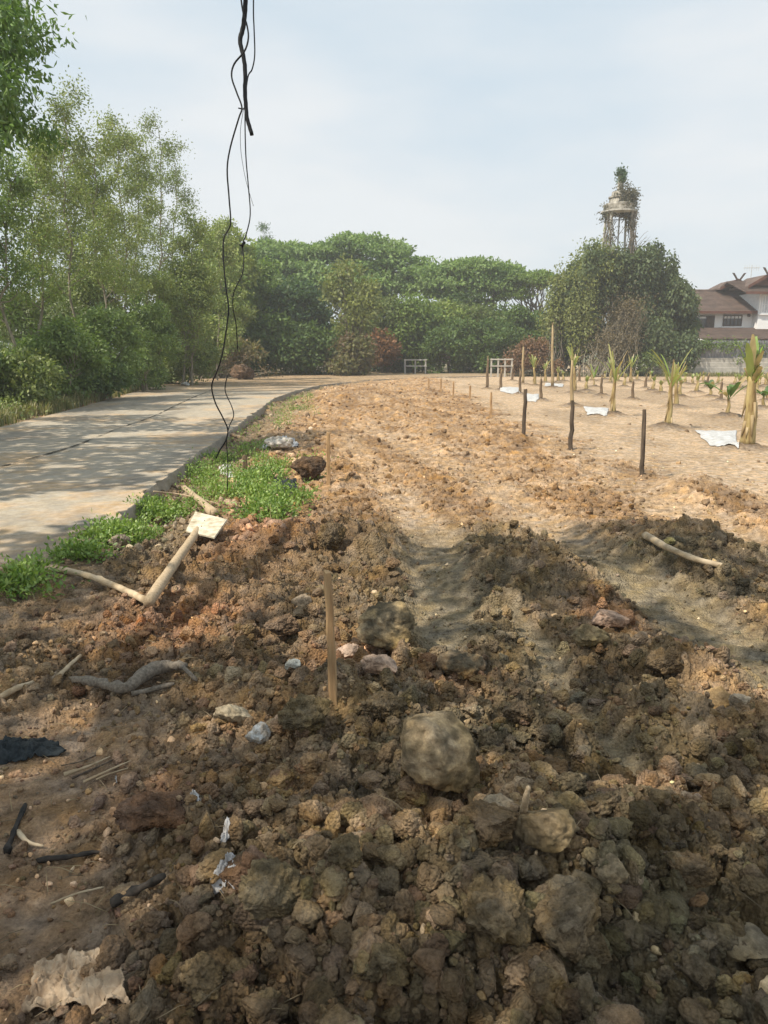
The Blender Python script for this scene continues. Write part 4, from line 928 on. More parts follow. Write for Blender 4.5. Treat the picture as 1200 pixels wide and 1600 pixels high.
M['drift'] = noise_mat('drift_wood', (.07, .058, .045), (.33, .275, .215), 70, .85, .9, .006, lo=.25, hi=.75)
M['char'] = noise_mat('charred_wood', (.012, .011, .010), (.06, .05, .042), 22, .7, .9, .006)
M['wire'] = noise_mat('wire', (.008, .008, .009), (.022, .02, .02), 40, .55, .2, spec=.3)
M['foam'] = noise_mat('white_sheet', (.36, .35, .33), (.58, .58, .58), 9, .6, .3)
M['sign'] = noise_mat('sign_board', (.30, .23, .14), (.66, .60, .47), 14, .7, .15, lo=.3, hi=.6)
M['sack'] = noise_mat('sack', (.26, .18, .115), (.52, .40, .28), 12, .9, .35, .006)
M['black_cloth'] = noise_mat('black_cloth', (.012, .016, .019), (.040, .048, .052), 22, .8, .5, .006)
M['plastic'] = noise_mat('white_plastic', (.34, .32, .31), (.66, .65, .64), 30, .5, .4, .004)
M['banana'] = noise_mat('banana_stem', (.20, .13, .055), (.46, .37, .17), 10, .7, .5, .006, stretch=(1, 1, .16), lo=.38, hi=.62)
M['pole'] = noise_mat('dry_stem', (.24, .17, .09), (.46, .36, .21), 9, .8, .5, .006, stretch=(1, 1, .16))
M['stump'] = noise_mat('dark_stump', (.10, .07, .045), (.24, .17, .105), 12, .85, .5, .006, stretch=(1, 1, .2))
M['banana_leaf'] = leaf_mat('banana_leaf', .35, .06)
M['tank'] = noise_mat('tank_paint', (.13, .115, .09), (.52, .49, .43), 3.2, .85, .5, .03, lo=.36, hi=.66)

def on(px, py, h=0.0):
    """photo point lying h above the soil"""
    return cast(px, py, h)

# --- the concrete road
def road_build():
    n = 420; a = np.array(RL); b = np.array(RR)
    def res(p):
        s = np.concatenate([[0], np.cumsum(np.hypot(*np.diff(p, axis=0).T))]); t = np.linspace(0, 1, n) ** 1.5 * s[-1]
        return np.stack([np.interp(t, s, p[:, 0]), np.interp(t, s, p[:, 1])], 1)
    A, B = res(a), res(b); m = 110
    u = np.linspace(0, 1, m)[None, :, None]
    P = A[:, None] * (1 - u) + B[:, None] * u; x = P[..., 0].ravel(); y = P[..., 1].ravel()
    # chipped, slightly wandering kerb edge
    e = np.zeros((n, m)); e[:, -1] = 1; e = e.ravel()
    x = x + e * (.06 * (fbm(x * 2, y * 3, 5, 11) - .5) * 2 - .30 * np.maximum(0, fbm(x * 3 + 5, y * 6, 4, 19) - .56))
    z = ROADZ + .012 * (fbm(x * .8, y * .8, 3, 12) - .5) + .003 * (fbm(x * 8, y * 8, 3, 13) - .5)
    top = np.stack([x, y, z], 1)
    k1 = fbm(x * .55, y * .9, 5, 300); k2 = fbm(x * 3.0, y * 3.5, 5, 301); k3 = fbm(x * 12, y * 12, 3, 302)
    grey = np.array([.37, .32, .25]); sand = np.array([.46, .33, .205]); dk = np.array([.17, .155, .135])
    c = np.broadcast_to(grey, (n * m, 3)).copy()
    uu = np.broadcast_to(u[..., 0], (n, m)).ravel()
    t = ss(.48, .66, k1 * .55 + k2 * .45 + .10 * ss(26, 34, y) + .16 * (1 - ss(5, 8.5, y)) + .05 * np.exp(-((uu - 1) / .12) ** 2))[:, None]
    c = c * (1 - t * .8) + sand * t * .8
    t = (ss(.55, .72, fbm(x * 1.3, y * .5, 4, 303)) * .5)[:, None]; c = c * (1 - t) + dk * t
    t = ss(30, 40, y + 3 * k1)[:, None]; c = c * (1 - t * .85) + np.array([.44, .32, .20]) * t * .85
    c = c * (.78 + .44 * k3)[:, None]
    i = np.arange(n - 1)[:, None] * m + np.arange(m - 1)[None]; F = np.stack([i, i + 1, i + 1 + m, i + m], -1).reshape(-1, 4)
    rd = npobj('road', top, F, M['earth_fine'], None, c); tag(rd, kind='structure')
    # the cut slab side along the kerb and along the verge
    for col, nm in ((m - 1, 'slab_edge'), (0, 'slab_edge')):
        E_ = top.reshape(n, m, 3)[:, col]; r = []
        sgn = 1 if col else -1
        for d, dz in ((0, 0), (.012, -.012), (.02, -.06), (.035, -.12), (.03, -.26)):
            q = E_.copy(); q[:, 0] += sgn * (d + .055 * (fbm(E_[:, 0] * 9 + dz * 40, E_[:, 1] * 12, 4, 14) - .5) * (d > 0)); q[:, 2] += dz; r.append(q)
        V_ = np.stack(r, 1).reshape(-1, 3); k = 5; i = np.arange(n - 1)[:, None] * k + np.arange(k - 1)[None]
        F = np.stack([i, i + 1, i + 1 + k, i + k], -1).reshape(-1, 4)
        if not col: F = F[:, ::-1]
        cc = np.tile(np.array([.27, .235, .185]), (len(V_), 1)) * (.6 + .8 * fbm(V_[:, 0] * 4 + V_[:, 2] * 20, V_[:, 1] * 4, 4, 15))[:, None]
        npobj(nm, V_, F, M['earth_fine'], rd, cc)
    # the long joint between the two pours, filled with dark dirt
    js = [gp(*p, ROADZ) for p in [(-60, 745), (60, 714), (120, 696), (180, 672), (232, 654), (262, 640), (300, 622), (330, 610)]]
    S_ = spline([(p[0], p[1], 0) for p in js], 26); r = np.random.default_rng(4)
    wd = np.maximum(.006, .16 * (fbm(S_[:, 0] * 4, S_[:, 1] * 4, 5, 16) - .33)); xj = S_[:, 0] + .05 * (fbm(S_[:, 1] * 2, S_[:, 0], 3, 18) - .5); zj = ROADZ + .012
    k = len(S_); V_ = np.stack([np.stack([xj - wd * .5, S_[:, 1], np.full(k, zj)], 1), np.stack([xj + wd * (.3 + .5 * r.random(k)), S_[:, 1], np.full(k, zj)], 1)], 1).reshape(-1, 3)
    i = np.arange(k - 1)[:, None] * 2; F = np.concatenate([i, i + 1, i + 3, i + 2], 1)
    npobj('joint', V_, F, M['earth_fine'], rd, np.tile(np.array([.075, .068, .055]), (len(V_), 1)))
M['earth_fine'] = earth_mat('road_surface', 1.5, .35, .9, (.8, 1.2), .4)
road_build()

# --- hanging cable and wires, from the limb above
root_top = (-.15, 2.75, 7.4)
def hang(name, pts, Y, r0, r1, label, cat, seed, top=None, par=None, k=6, kinks=0.0):
    r = np.random.default_rng(seed); P = np.array([at(px, py, Y + .03 * math.sin(py / 60 + seed)) for px, py in pts])
    P = spline(P, 5)
    if top is not None:
        t0 = np.array(top); n0 = 8; T = np.linspace(0, 1, n0, endpoint=False)[:, None]; Q = t0 * (1 - T) + P[0] * T; Q[:, 0] += .05 * np.sin(T[:, 0] * 9 + seed); P = np.vstack([Q, P])
    P = P + r.normal(size=P.shape) * kinks
    R = np.linspace(r0, r1, len(P)); V_, F_ = tube(P, R, k); me = bpy.data.meshes.new(name); me.from_pydata(V_.tolist(), [], F_); me.materials.append(M['wire'])
    me.polygons.foreach_set('use_smooth', [True] * len(me.polygons))
    o = link(bpy.data.objects.new(name, me), par); return tag(o, label, cat)
hang('cable', [(386, -80), (384, -20), (383, 15), (380, 42), (375, 64), (380, 86), (383, 112), (383, 140), (384, 165), (387, 188), (394, 211)], 2.78, .0088, .0072, 'thick black cable hanging from above and ending in mid air', 'cable', 1, root_top, kinks=.0006)
hang('wire', [(372, -80), (376, -10), (380, 20), (386, 40), (388, 60), (382, 80), (366, 100), (362, 120), (370, 145), (378, 168), (373, 185), (360, 230), (355, 265), (358, 310), (360, 350), (350, 372), (349, 400), (352, 440), (357, 480), (355, 505), (348, 550), (340, 578), (331, 602), (336, 628), (348, 652), (356, 672), (352, 690), (343, 704), (338, 716)],
     2.74, .0031, .0026, 'longest thin wire, swinging out left of the thick cable', 'wire', 2, root_top)
hang('wire', [(398, -80), (396, 10), (397, 45), (398, 85), (394, 108), (387, 122), (383, 170), (384, 240), (388, 290), (391, 335), (385, 365), (379, 383), (381, 405), (378, 430), (366, 455), (364, 480), (369, 508), (371, 545)],
     2.84, .0026, .0020, 'thin wire running down the right side of the thick cable with a knot halfway', 'wire', 3, root_top)
hang('wire', [(381, 168), (376, 200), (376, 230), (379, 255), (385, 285), (396, 322)], 2.80, .0010, .0008, 'hair thin loose wire end hanging from the tie below the thick cable', 'wire', 4)
hang('wire', [(356, 585), (352, 602), (353, 615), (362, 635), (365, 650), (358, 667), (354, 690), (356, 722), (355, 765)], 2.78, .0022, .0018, 'short lower wire curling beside the end of the longest wire', 'wire', 5)
b = MB(); p = at(379, 384, 2.84); b.tube([p + np.array([-.012, 0, .004]), p + np.array([0, -.004, -.002]), p + np.array([.006, 0, .01]), p + np.array([-.004, .004, .003])], [.002, .006, .006, .002], 6)
tag(b.obj('knot', M['wire'], None, True), 'small black knot on the right thin wire', 'knot')
b = MB(); p = at(379, 172, 2.77); b.tube([p + np.array([-.013, 0, .006]), p + np.array([0, -.012, 0]), p + np.array([.012, 0, .004])], .0022, 6); tag(b.obj('wire_tie', M['wire'], None, True), 'short wire tie round the end of the thick cable', 'wire tie')

# --- stakes
def stake(base, top, wpx, mat, label, seed, square=True, group='stakes along the field edge'):
    x, y, z = on(*base); dep = math.hypot(y, 1.5)
    T = at(top[0], top[1], y); r = wpx * dep / 1200 / 2; rr = np.random.default_rng(seed)
    root = np.array([x, y, z - .15]); P = np.array([root * (1 - t) + T * t for t in np.linspace(0, 1, 9)]); P[1:-1] += rr.normal(size=(7, 3)) * r * .12
    V_, F_ = tube(P - root, r * np.linspace(1.08, .94, 9) * rr.uniform(.94, 1.05, 9), 5 if square else 8)
    V_[-5:] += rr.normal(size=(5, 3)) * r * .22
    me = bpy.data.meshes.new('wooden_stake'); me.from_pydata(V_.tolist(), [], F_); me.materials.append(M[mat]); o = link(bpy.data.objects.new('wooden_stake', me)); o.location = tuple(root)
    return tag(o, label, 'stake', group)
stake((523, 1086), (512, 892), 13, 'stake_wood', 'nearest brown wooden stake standing in the clods', 1, group=None)
stake((1004, 741), (1007, 640), 7, 'dark_wood', 'dark stake at the field edge nearest to the viewer', 2, False)
stake((891, 703), (895, 626), 7, 'dark_wood', 'leaning dark stake second nearest along the field edge', 3, False)
stake((818, 677), (821, 608), 6, 'dark_wood', 'dark stake third along the field edge, left of the middle white sheet', 4, False)
stake((767, 651), (768, 613), 4, 'stake_wood', 'thin pale brown stake left of the dark third stake', 5)
stake((734, 624), (735, 603), 3.5, 'stake_wood', 'thin far stake between the pale brown one and the pair on the left', 6)
stake((708, 620), (709, 596), 3, 'stake_wood', 'thin far stake, right one of a pair', 7)
stake((689, 612), (689, 591), 3, 'stake_wood', 'thin far stake, left one of a pair', 8)
stake((670, 607), (670, 591), 2.5, 'stake_wood', 'farthest thin stake of the row', 9)
stake((513, 757), (513, 676), 6, 'stake_wood', 'brown stake between the large dark clod and the churned strip', 10, group=None)
stake((383, 737), (382, 711), 8, 'stump', 'short brown stub poking out of the green weeds', 11, group=None)

# --- banana plants
def banana(i, px, by, ty, kind, label):
    x, y = gp(px, by); z = hz(x, y); k = y / 1200 * 1.0
    r = np.random.default_rng(1000 + i); H = (by - ty) * k + .06
    cat = {'post': 'stump', 'pole': 'stem'}.get(kind, 'banana plant')
    root = empty({'post': 'banana_stump', 'pole': 'bare_banana_plant', 'sprout': 'banana_plant'}.get(kind, 'banana_plant'), (x, y, z - .05), label, cat, 'young banana plants in the field')
    ln = r.uniform(-.05, .05)
    if kind in ('post', 'pole'):
        rad0 = (.050 if kind == 'pole' else .048) * (1.0 if y < 30 else 1.25)
        P = np.array([(ln * H * t + .01 * math.sin(9 * t), 0, H * t) for t in np.linspace(0, 1, 9)]); R = rad0 * np.linspace(1.15, .72, 9); R[-1] *= .6 if kind == 'pole' else 1
        b = MB(); b.tube(P, R, 9); b.obj('stem', M['pole' if kind == 'pole' else 'stump'], root, True)
        b = MB()
        for q in range(3):
            a = r.uniform(0, 6.28); p0 = P[-1] * 1.0; b.tube([p0, p0 + np.array([.05 * math.cos(a), .05 * math.sin(a), .07 + .1 * r.random()])], [.018, .004], 4)
        b.obj('torn_sheath', M['pole'], root); return
    L0_ = 0; sh = dict(leafy=.50, sprout=.30, fan=.38, big=.62)[kind] * H
    r0 = dict(leafy=.060, sprout=.03, fan=.045, big=.105)[kind] * (1 if y < 26 else 1.2)
    P = np.array([(ln * H * t + .012 * math.sin(7 * t + i), .01 * math.cos(5 * t), sh * t) for t in np.linspace(0, 1, 12)]); R = r0 * np.linspace(1.2, .55, 12)
    if kind == 'big': R[3] *= .9; R[6] *= .92
    b = MB(); b.tube(P, R, 12); b.obj('stem', M['banana'], root, True)
    # loose dry sheaths clasping the stem
    if kind in ('big', 'leafy'):
        b = MB()
        for q in range(7 if kind == 'big' else 3):
            j = r.integers(2, 9); a = r.uniform(0, 6.28); d = np.array([math.cos(a), math.sin(a), 0]); p0 = P[j] + d * R[j] * .9; l = r.uniform(.08, .22) * H
            b.tube([p0, p0 + d * .02 - np.array([0, 0, l * .5]), p0 + d * .05 - np.array([0, 0, l])], [R[j] * .35, R[j] * .28, .006], 5)
        b.obj('dry_sheath', M['pole'], root, True)
    nl = dict(leafy=15, sprout=5, fan=8, big=18)[kind]
    for q in range(nl):
        a = q * 2.4 + r.uniform(-.3, .3); d = np.array([math.cos(a), math.sin(a), 0]); L_ = (H - sh) * r.uniform(.45, 1.12) * (1.1 if kind == 'fan' else 1)
        out = {'leafy': r.uniform(.12, .62), 'sprout': r.uniform(.2, .6), 'fan': r.uniform(.7, 1.1), 'big': r.uniform(.10, .62)}[kind]
        bend = {'leafy': .25, 'sprout': .4, 'fan': .55, 'big': .22}[kind] * r.uniform(.2, 1.6)
        n = 9; t = np.linspace(0, 1, n)
        C_ = P[-1 - (q % 3)] + np.outer(t * out * L_, d) + np.stack([0 * t, 0 * t, L_ * (t - bend * t ** 2.4)], 1)
        wmax = {'leafy': .022, 'sprout': .035, 'fan': .07, 'big': .058}[kind] * r.uniform(.6, 1.4) * (1 if y < 26 else 1.35); wd = wmax * np.sin(np.pi * np.clip(t * .93 + .05, 0, 1)) ** .7 * (t > .18) + .008
        s = np.array([-d[1], d[0], 0]); fold = np.array([0, 0, 1]) * .35
        Vl = np.stack([C_ - s * wd[:, None] + fold * wd[:, None], C_, C_ + s * wd[:, None] + fold * wd[:, None]], 1)
        Vl += r.normal(size=Vl.shape) * wmax * .08
        ii = np.arange(n - 1)[:, None] * 3 + np.arange(2)[None]; F = np.stack([ii, ii + 1, ii + 4, ii + 3], -1).reshape(-1, 4)
        green = {'leafy': .60, 'sprout': .9, 'fan': .8, 'big': .9}[kind] + r.normal() * .25; green = min(max(green, 0), 1)
        col = np.array([.50, .42, .20]) * (1 - green) + np.array([.22, .34, .07]) * green
        if kind == 'fan': col = np.array([.09, .16, .045]) * r.uniform(.7, 1.4)
        if r.random() < .22: col = np.array([.40, .30, .16])
        npobj('leaf', Vl.reshape(-1, 3), F, M['banana_leaf'], root, np.tile(col, (3 * n, 1)) * r.uniform(.85, 1.15, (3 * n, 1)))
for i, p in enumerate(PLANTS): banana(i, *p)

# --- crumpled sheets: sacks, rags, scraps
def crumple(name, corners, mat, label, cat, seed, h=.03, amp=.03, lift=.01, n=60, ragged=.12, freq=6, group=None):
    c = [on(*q) for q in corners]; c = np.array(c); r = np.random.default_rng(seed)
    u, v = np.meshgrid(np.linspace(0, 1, n), np.linspace(0, 1, n)); u, v = u.ravel(), v.ravel()
    P = (c[0][None] * ((1 - u) * (1 - v))[:, None] + c[1][None] * (u * (1 - v))[:, None] + c[2][None] * (u * v)[:, None] + c[3][None] * ((1 - u) * v)[:, None])
    sz = np.linalg.norm(c[2] - c[0]); e = np.minimum.reduce([u, 1 - u, v, 1 - v]); x0, y0 = P[:, 0].copy(), P[:, 1].copy()
    cen = P.mean(0); edge = (1 - ss(0, .25, e))
    rg = (fbm(u * 4 + seed, v * 4, 3, seed) - .5) * ragged * 2 * edge
    P[:, :2] += (P[:, :2] - cen[:2]) * rg[:, None]
    ridg = 1 - np.abs(fbm(u * freq + seed, v * freq * .7, 3, seed + 3) - .5) * 4
    ridg2 = 1 - np.abs(fbm(u * freq * 2.2, v * freq * 1.2 + seed, 3, seed + 5) - .5) * 4
    zg = ground(P[:, 0], P[:, 1])[0]
    zs = ground(P[:, 0], P[:, 1], False)[0]
    P[:, 2] = np.maximum(zg, zs) + lift + amp * (.65 * np.clip(ridg, 0, 1) + .35 * np.clip(ridg2, 0, 1)) + h * np.sin(np.pi * u) * np.sin(np.pi * v) - .6 * lift * edge
    i = np.arange(n - 1)[:, None] * n + np.arange(n - 1)[None]; F = np.stack([i, i + 1, i + 1 + n, i + n], -1).reshape(-1, 4)
    if np.cross(c[1] - c[0], c[3] - c[0])[2] < 0: F = F[:, ::-1]
    o = npobj(name, P - cen, F, M[mat], loc=cen)
    sd = o.modifiers.new('thick', 'SOLIDIFY'); sd.thickness = .004; sd.offset = -1
    return tag(o, label, cat, group)
crumple('sack', [(30, 1600), (190, 1570), (165, 1492), (55, 1520)], 'sack', 'crumpled beige sack lying in the bottom left corner', 'sack', 1, .03, .034, .0, 140, .35, 3.4)
crumple('rag', [(-15, 1198), (85, 1182), (95, 1166), (-10, 1160)], 'black_cloth', 'crumpled black rag at the left edge', 'rag', 2, .01, .03, .008, 70, .5)
crumple('plastic_scrap', [(328, 1398), (372, 1385), (368, 1352), (345, 1368)], 'plastic', 'torn white plastic scrap beside the rounded grey clod', 'plastic scrap', 3, .015, .03, .012, 40, .5, 5)
crumple('plastic_scrap', [(345, 1325), (366, 1322), (366, 1290), (352, 1296)], 'plastic', 'lilac white plastic scrap above the torn one', 'plastic scrap', 4, .02, .02, .01, 30, .4, 4)
crumple('plastic_scrap', [(178, 1226), (215, 1224), (216, 1214), (184, 1216)], 'plastic', 'flat whitish plastic scrap left of the small crumbs', 'plastic scrap', 5, .004, .008, .008, 30, .3, 4)
crumple('plastic_scrap', [(295, 1254), (312, 1250), (308, 1240), (298, 1243)], 'plastic', 'tiny white plastic scrap right of the reddish clod', 'plastic scrap', 6, .008, .01, .008, 24, .4, 4)
crumple('plastic_scrap', [(412, 700), (462, 700), (462, 686), (418, 688)], 'plastic', 'white plastic bag on the rubble above the green weeds', 'plastic scrap', 7, .04, .05, .02, 50, .4, 5)
crumple('plastic_scrap', [(420, 775), (458, 782), (462, 752), (430, 748)], 'black_cloth', 'dark blue grey plastic at the foot of the large dark clod', 'plastic scrap', 8, .05, .05, .01, 40, .4, 5)
crumple('plastic_scrap', [(340, 745), (362, 748), (362, 728), (344, 730)], 'plastic', 'grey white plastic among the weeds left of the short stub', 'plastic scrap', 9, .04, .04, .01, 40, .5, 5)
for (q, lab, s) in [([(1108, 698), (1152, 698), (1150, 674), (1088, 674)], 'white sheet lying beside the biggest banana plant', 1), ([(918, 649), (948, 650), (952, 638), (912, 637)], 'small white sheet beside the tall yellow banana plant', 2),
                    ([(818, 628), (842, 628), (842, 616), (822, 615)], 'white sheet between the third stake and a dark stump', 3), ([(782, 612), (812, 613), (812, 606), (780, 605)], 'far white sheet right of the second stump', 4), ([(850, 604), (880, 605), (880, 600), (852, 599)], 'farthest white sheet by the tallest bare stem', 5)]:
    crumple('white_sheet', q, 'foam', lab, 'sheet', 20 + s, .02, .015, .035, 30, .12, 3, 'white sheets on the field')

# --- wood lying about
def stick(name, pts, r0, r1, mat, label, cat, seed, knobs=.12, k=8, h=.02):
    r = np.random.default_rng(seed); P = spline([on(px, py, hh if hh is not None else h) for px, py, hh in pts], 5)
    R = np.linspace(r0, r1, len(P)) * r.uniform(1 - knobs, 1 + knobs, len(P)); V_, F_ = tube(P - P[0], R, k)
    V_ = V_ + r.normal(size=V_.shape) * min(r0, r1) * .10 + (fbm3(V_ / max(r0, .008) * .55 + seed, 3, seed)[:, None] - .5) * max(r0, r1) * (1.8 if mat == 'char' else .3) * r.normal(size=3)[None] * .8
    me = bpy.data.meshes.new(name); me.from_pydata(V_.tolist(), [], F_); me.materials.append(M[mat]); me.polygons.foreach_set('use_smooth', [True] * len(me.polygons))
    o = link(bpy.data.objects.new(name, me)); o.location = tuple(P[0]); return tag(o, label, cat)
root = empty('fallen_signpost', on(232, 941), 'fallen signpost, pale pole with a small cream board nailed across its end', 'signpost'); O = np.array(root.location)
a = on(232, 941, .03); bq = on(304, 836, .10); c_ = on(318, 812, .13)
b = MB(); P = spline([a, (a + bq) / 2 + np.array([.005, 0, .01]), bq, c_], 6); r_ = np.random.default_rng(3); b.tube(P - O, np.linspace(.038, .030, len(P)) * r_.uniform(.93, 1.07, len(P)), 9); b.obj('post', M['grey_wood'], root, True)
y0 = c_[1]; q = [at(290, 829, y0 - .10), at(334, 839, y0 - .06), at(355, 811, y0 + .10), at(305, 799, y0 + .12)]
zc = c_[2] + .03; q = [np.array([*gp(px, py, z_), z_]) for px, py, z_ in ((290, 829, zc - .02), (335, 839, zc - .03), (355, 811, zc + .03), (305, 799, zc + .04))]
nn = np.cross(q[1] - q[0], q[3] - q[0]); nn /= np.linalg.norm(nn); b = MB(); b.prism([v - O for v in q], -nn * .018); o = b.obj('board', M['sign'], root)
bv = o.modifiers.new('b', 'BEVEL'); bv.width = .003; bv.segments = 2
b = MB()
for (u, v) in ((.42, .35), (.42, .65)):
    p = q[0] * (1 - u) * (1 - v) + q[1] * u * (1 - v) + q[2] * u * v + q[3] * (1 - u) * v - O; b.tube([p - nn * .002, p + nn * .004], [.005, .004], 7)
b.obj('nail_heads', M['dark_wood'], root)
stick('plank', [(288, 762, .06), (310, 780, .07), (334, 802, .05)], .035, .045, 'grey_wood', 'weathered grey plank in the weeds just beyond the cream board', 'plank', 5)
stick('twig', [(240, 768, .10), (285, 773, .10), (338, 786, .08)], .010, .006, 'grey_wood', 'long thin pale twig lying across the grey plank', 'twig', 6)
stick('stick', [(92, 889, .02), (140, 900, .05), (180, 916, .04), (228, 938, .03)], .020, .024, 'bare_wood', 'peeled tan stick meeting the foot of the fallen signpost', 'stick', 7)
stick('stick', [(1008, 836, .05), (1040, 854, .06), (1085, 873, .06), (1135, 886, .03)], .028, .018, 'bare_wood', 'long pale curved stick lying on the dark heap at the right', 'stick', 8)
root = empty('driftwood', on(110, 1062), 'weathered grey branch lying across the path on the left', 'branch'); O = np.array(root.location)
P = spline([on(108, 1060, .015), on(150, 1066, .03), on(195, 1074, .03), on(228, 1052, .055), on(262, 1040, .06), (on(288, 1042, .055))], 8); r_ = np.random.default_rng(9)
Rr = np.interp(np.linspace(0, 1, len(P)), [0, .12, .35, .5, .7, .9, 1], [.008, .020, .022, .029, .032, .024, .014]) * r_.uniform(.86, 1.14, len(P)); V_, F_ = tube(P - O, Rr, 14)
V_ += (fbm3(V_ * np.array([14, 60, 60]), 4, 2)[:, None] - .5) * .024
b = MB(); b.add(V_, F_); b.obj('limb', M['drift'], root, True)
b = MB(); b.tube(spline([on(284, 1040, .06), on(296, 1052, .04), on(308, 1064, .01)], 4) - O, [.010] * 8 + [.004], 7); b.tube(spline([on(205, 1084, .01), on(235, 1078, .02), on(272, 1068, .015)], 4) - O, [.012] * 8 + [.006], 7); b.obj('side_twig', M['drift'], root, True)
stick('charred_branch', [(172, 1412, .03), (210, 1392, .05), (258, 1368, .04)], .017, .009, 'char', 'charred black branch left of the torn white plastic', 'branch', 11, .25)
stick('charred_branch', [(60, 1345, .01), (130, 1335, .02), (185, 1322, .02)], .010, .006, 'char', 'thin dark branch lying on the path above the charred one', 'branch', 12, .25)
stick('dark_stick', [(10, 1332, .01), (22, 1300, .02), (40, 1256, .02)], .011, .007, 'char', 'short dark stick at the left edge below the black rag', 'stick', 13, .2)
stick('stick', [(0, 1090, .02), (25, 1076, .03), (52, 1066, .02)], .017, .010, 'bare_wood', 'tan stick at the left edge above the black rag', 'stick', 14)
stick('stick', [(92, 1056, .03), (108, 1040, .05), (126, 1024, .03)], .012, .008, 'bare_wood', 'short tan stick standing off the path above the driftwood', 'stick', 15)
stick('stick', [(80, 1412, .03), (120, 1396, .06), (162, 1386, .03)], .0035, .0025, 'bare_wood', 'thin curved straw coloured twig left of the charred branch', 'twig', 16)
stick('stick', [(28, 1300, .01), (44, 1316, .02), (68, 1322, .01)], .010, .004, 'bare_wood', 'split pale splinter right of the short dark stick', 'splinter', 17)
for j, (x0, y0, x1, y1) in enumerate([(100, 1210, 172, 1182), (112, 1216, 196, 1178), (130, 1222, 205, 1188), (96, 1196, 150, 1180), (150, 1218, 200, 1200)]):
    o = stick('splinter', [(x0, y0, .02), ((x0 + x1) / 2 + [3, -5, 6, 2, -4][j], (y0 + y1) / 2 + [1, 3, -3, 2, 0][j], .025), (x1, y1, .015)], [.008, .005, .006, .003, .004][j], .002, 'dark_wood' if j % 2 else 'bare_wood', 'brown wood splinter in the small bundle below the driftwood', 'splinter', 40 + j, .2, 5); o['label'] = ['leftmost long brown splinter of the bundle below the driftwood', 'longest brown splinter in the middle of the bundle below the driftwood', 'lowest brown splinter of the bundle below the driftwood', 'topmost short splinter of the bundle below the driftwood', 'rightmost short splinter of the bundle below the driftwood'][j]; o['group'] = 'splinters in the bundle below the driftwood'
stick('stick', [(818, 1270, .0), (822, 1246, .12), (826, 1230, .2)], .012, .006, 'grey_wood', 'short grey stick poking up between the touching pair of lumps', 'stick', 18)
stick('stick', [(400, 938, .0), (404, 900, .2), (400, 868, .38)], .004, .002, 'grey_wood', 'thin dry stalk standing right of the fallen signpost', 'stalk', 19, .1, 5)

# --- railings at the far ditch
def railing(x0, x1, yt, yb, Y, label, posts, rails):
    root = empty('railing', (at(x0, yb, Y)[0], Y, 0), label, 'railing', 'white railings at the far ditch'); O = np.array(root.location); A = at(x0, yt, Y); B = at(x1, yt, Y); D = at(x1, yb, Y)
    for q in range(posts):
        x = A[0] + (B[0] - A[0]) * q / (posts - 1); b = MB(); b.box(x - .05 - O[0], x + .05 - O[0], -.05, .05, -.1, A[2]); b.obj('post', M['concrete'], root)
    for q in range(rails):
        z = A[2] - .06 - q * .42; b = MB(); b.box(A[0] - O[0] - .08, B[0] - O[0] + .08, -.085, -.053, z - .04, z + .04); b.obj('rail', M['concrete'], root)
railing(633, 665, 561, 582, 55, 'white railing in front of the dark bush in the middle distance', 3, 2)
railing(768, 800, 560, 586, 50.5, 'white railing half behind the leftmost stump', 4, 2)

# --- concrete wall with a sheet metal fence on top
YW = 53.0; wx0 = at(1015, 588, YW)[0]; wx1 = wx0 + 26
root = empty('concrete_wall', (wx0, YW, 0), 'weathered concrete panel wall behind the banana field', 'wall')
zt = at(1100, 559, YW)[2]
for q in range(9):
    x = q * 3.0
    if q < 8:
        for s in range(4):
            b = MB(); b.box(x + .09, x + 2.91, -.03, .03, -.1 + s * (zt + .1) / 4 + .008, -.1 + (s + 1) * (zt + .1) / 4 - .004); b.obj('panel', M['concrete'], root)
    b = MB(); b.box(x - .085, x + .085, -.08, .08, -.1, zt + .03); b.obj('post', M['concrete'], root)
root = empty('sheet_fence', (wx0, YW + .12, zt), 'grey corrugated sheet fence standing above the concrete wall', 'fence'); zf = at(1100, 532, YW)[2] - zt
n = 26 * 24; xs = np.linspace(0, 24, n); Vb = np.stack([np.stack([xs, .02 * np.sin(xs * 2 * np.pi / .17) + .04, np.full(n, z)], 1) for z in (-.25, zf)], 1).reshape(-1, 3)
i = np.arange(n - 1)[:, None] * 2; npobj('sheet', Vb, np.concatenate([i, i + 2, i + 3, i + 1], 1), M['sheet_metal'], root)
for q in range(7):
    b = MB(); xq = 3.15 + q * 3.9; b.box(xq - .04, xq + .04, -.06, 0, -.3, zf - .12); b.obj('post', M['metal'], root)
    if q == 6: break
cr_ = []; r_ = np.random.default_rng(88)
root = empty('creeper', (wx0 + 1, YW, zt), 'green creeper hanging over the sheet fence', 'creeper')
for i in range(150):
    xx = r_.uniform(-.5, 16); cr_.append((xx, -.12 + .1 * r_.normal(), zf * (.95 - .8 * r_.random() * (fbm(np.array([xx * .6]), np.array([1.]), 3, 4)[0] * 1.5))))
V_, F_, c_ = leafcloud(cr_, 34, (.24, .08, .16), .15, .09, G['dark'], G['lite'], 89, .9); npobj('foliage', V_, F_, M['leaf_far'], root, c_, smooth=False)
yy = YW - .3 - r_.random(1500) * 1.3; xx = wx0 + r_.random(1500) * 22; blades('wall_grass', np.stack([xx, yy, ground(xx, yy, False)[0]], 1), .24, .025, (.12, .14, .05), (.32, .27, .13), 90, 'dry grass along the foot of the concrete wall', 'grass', 4)

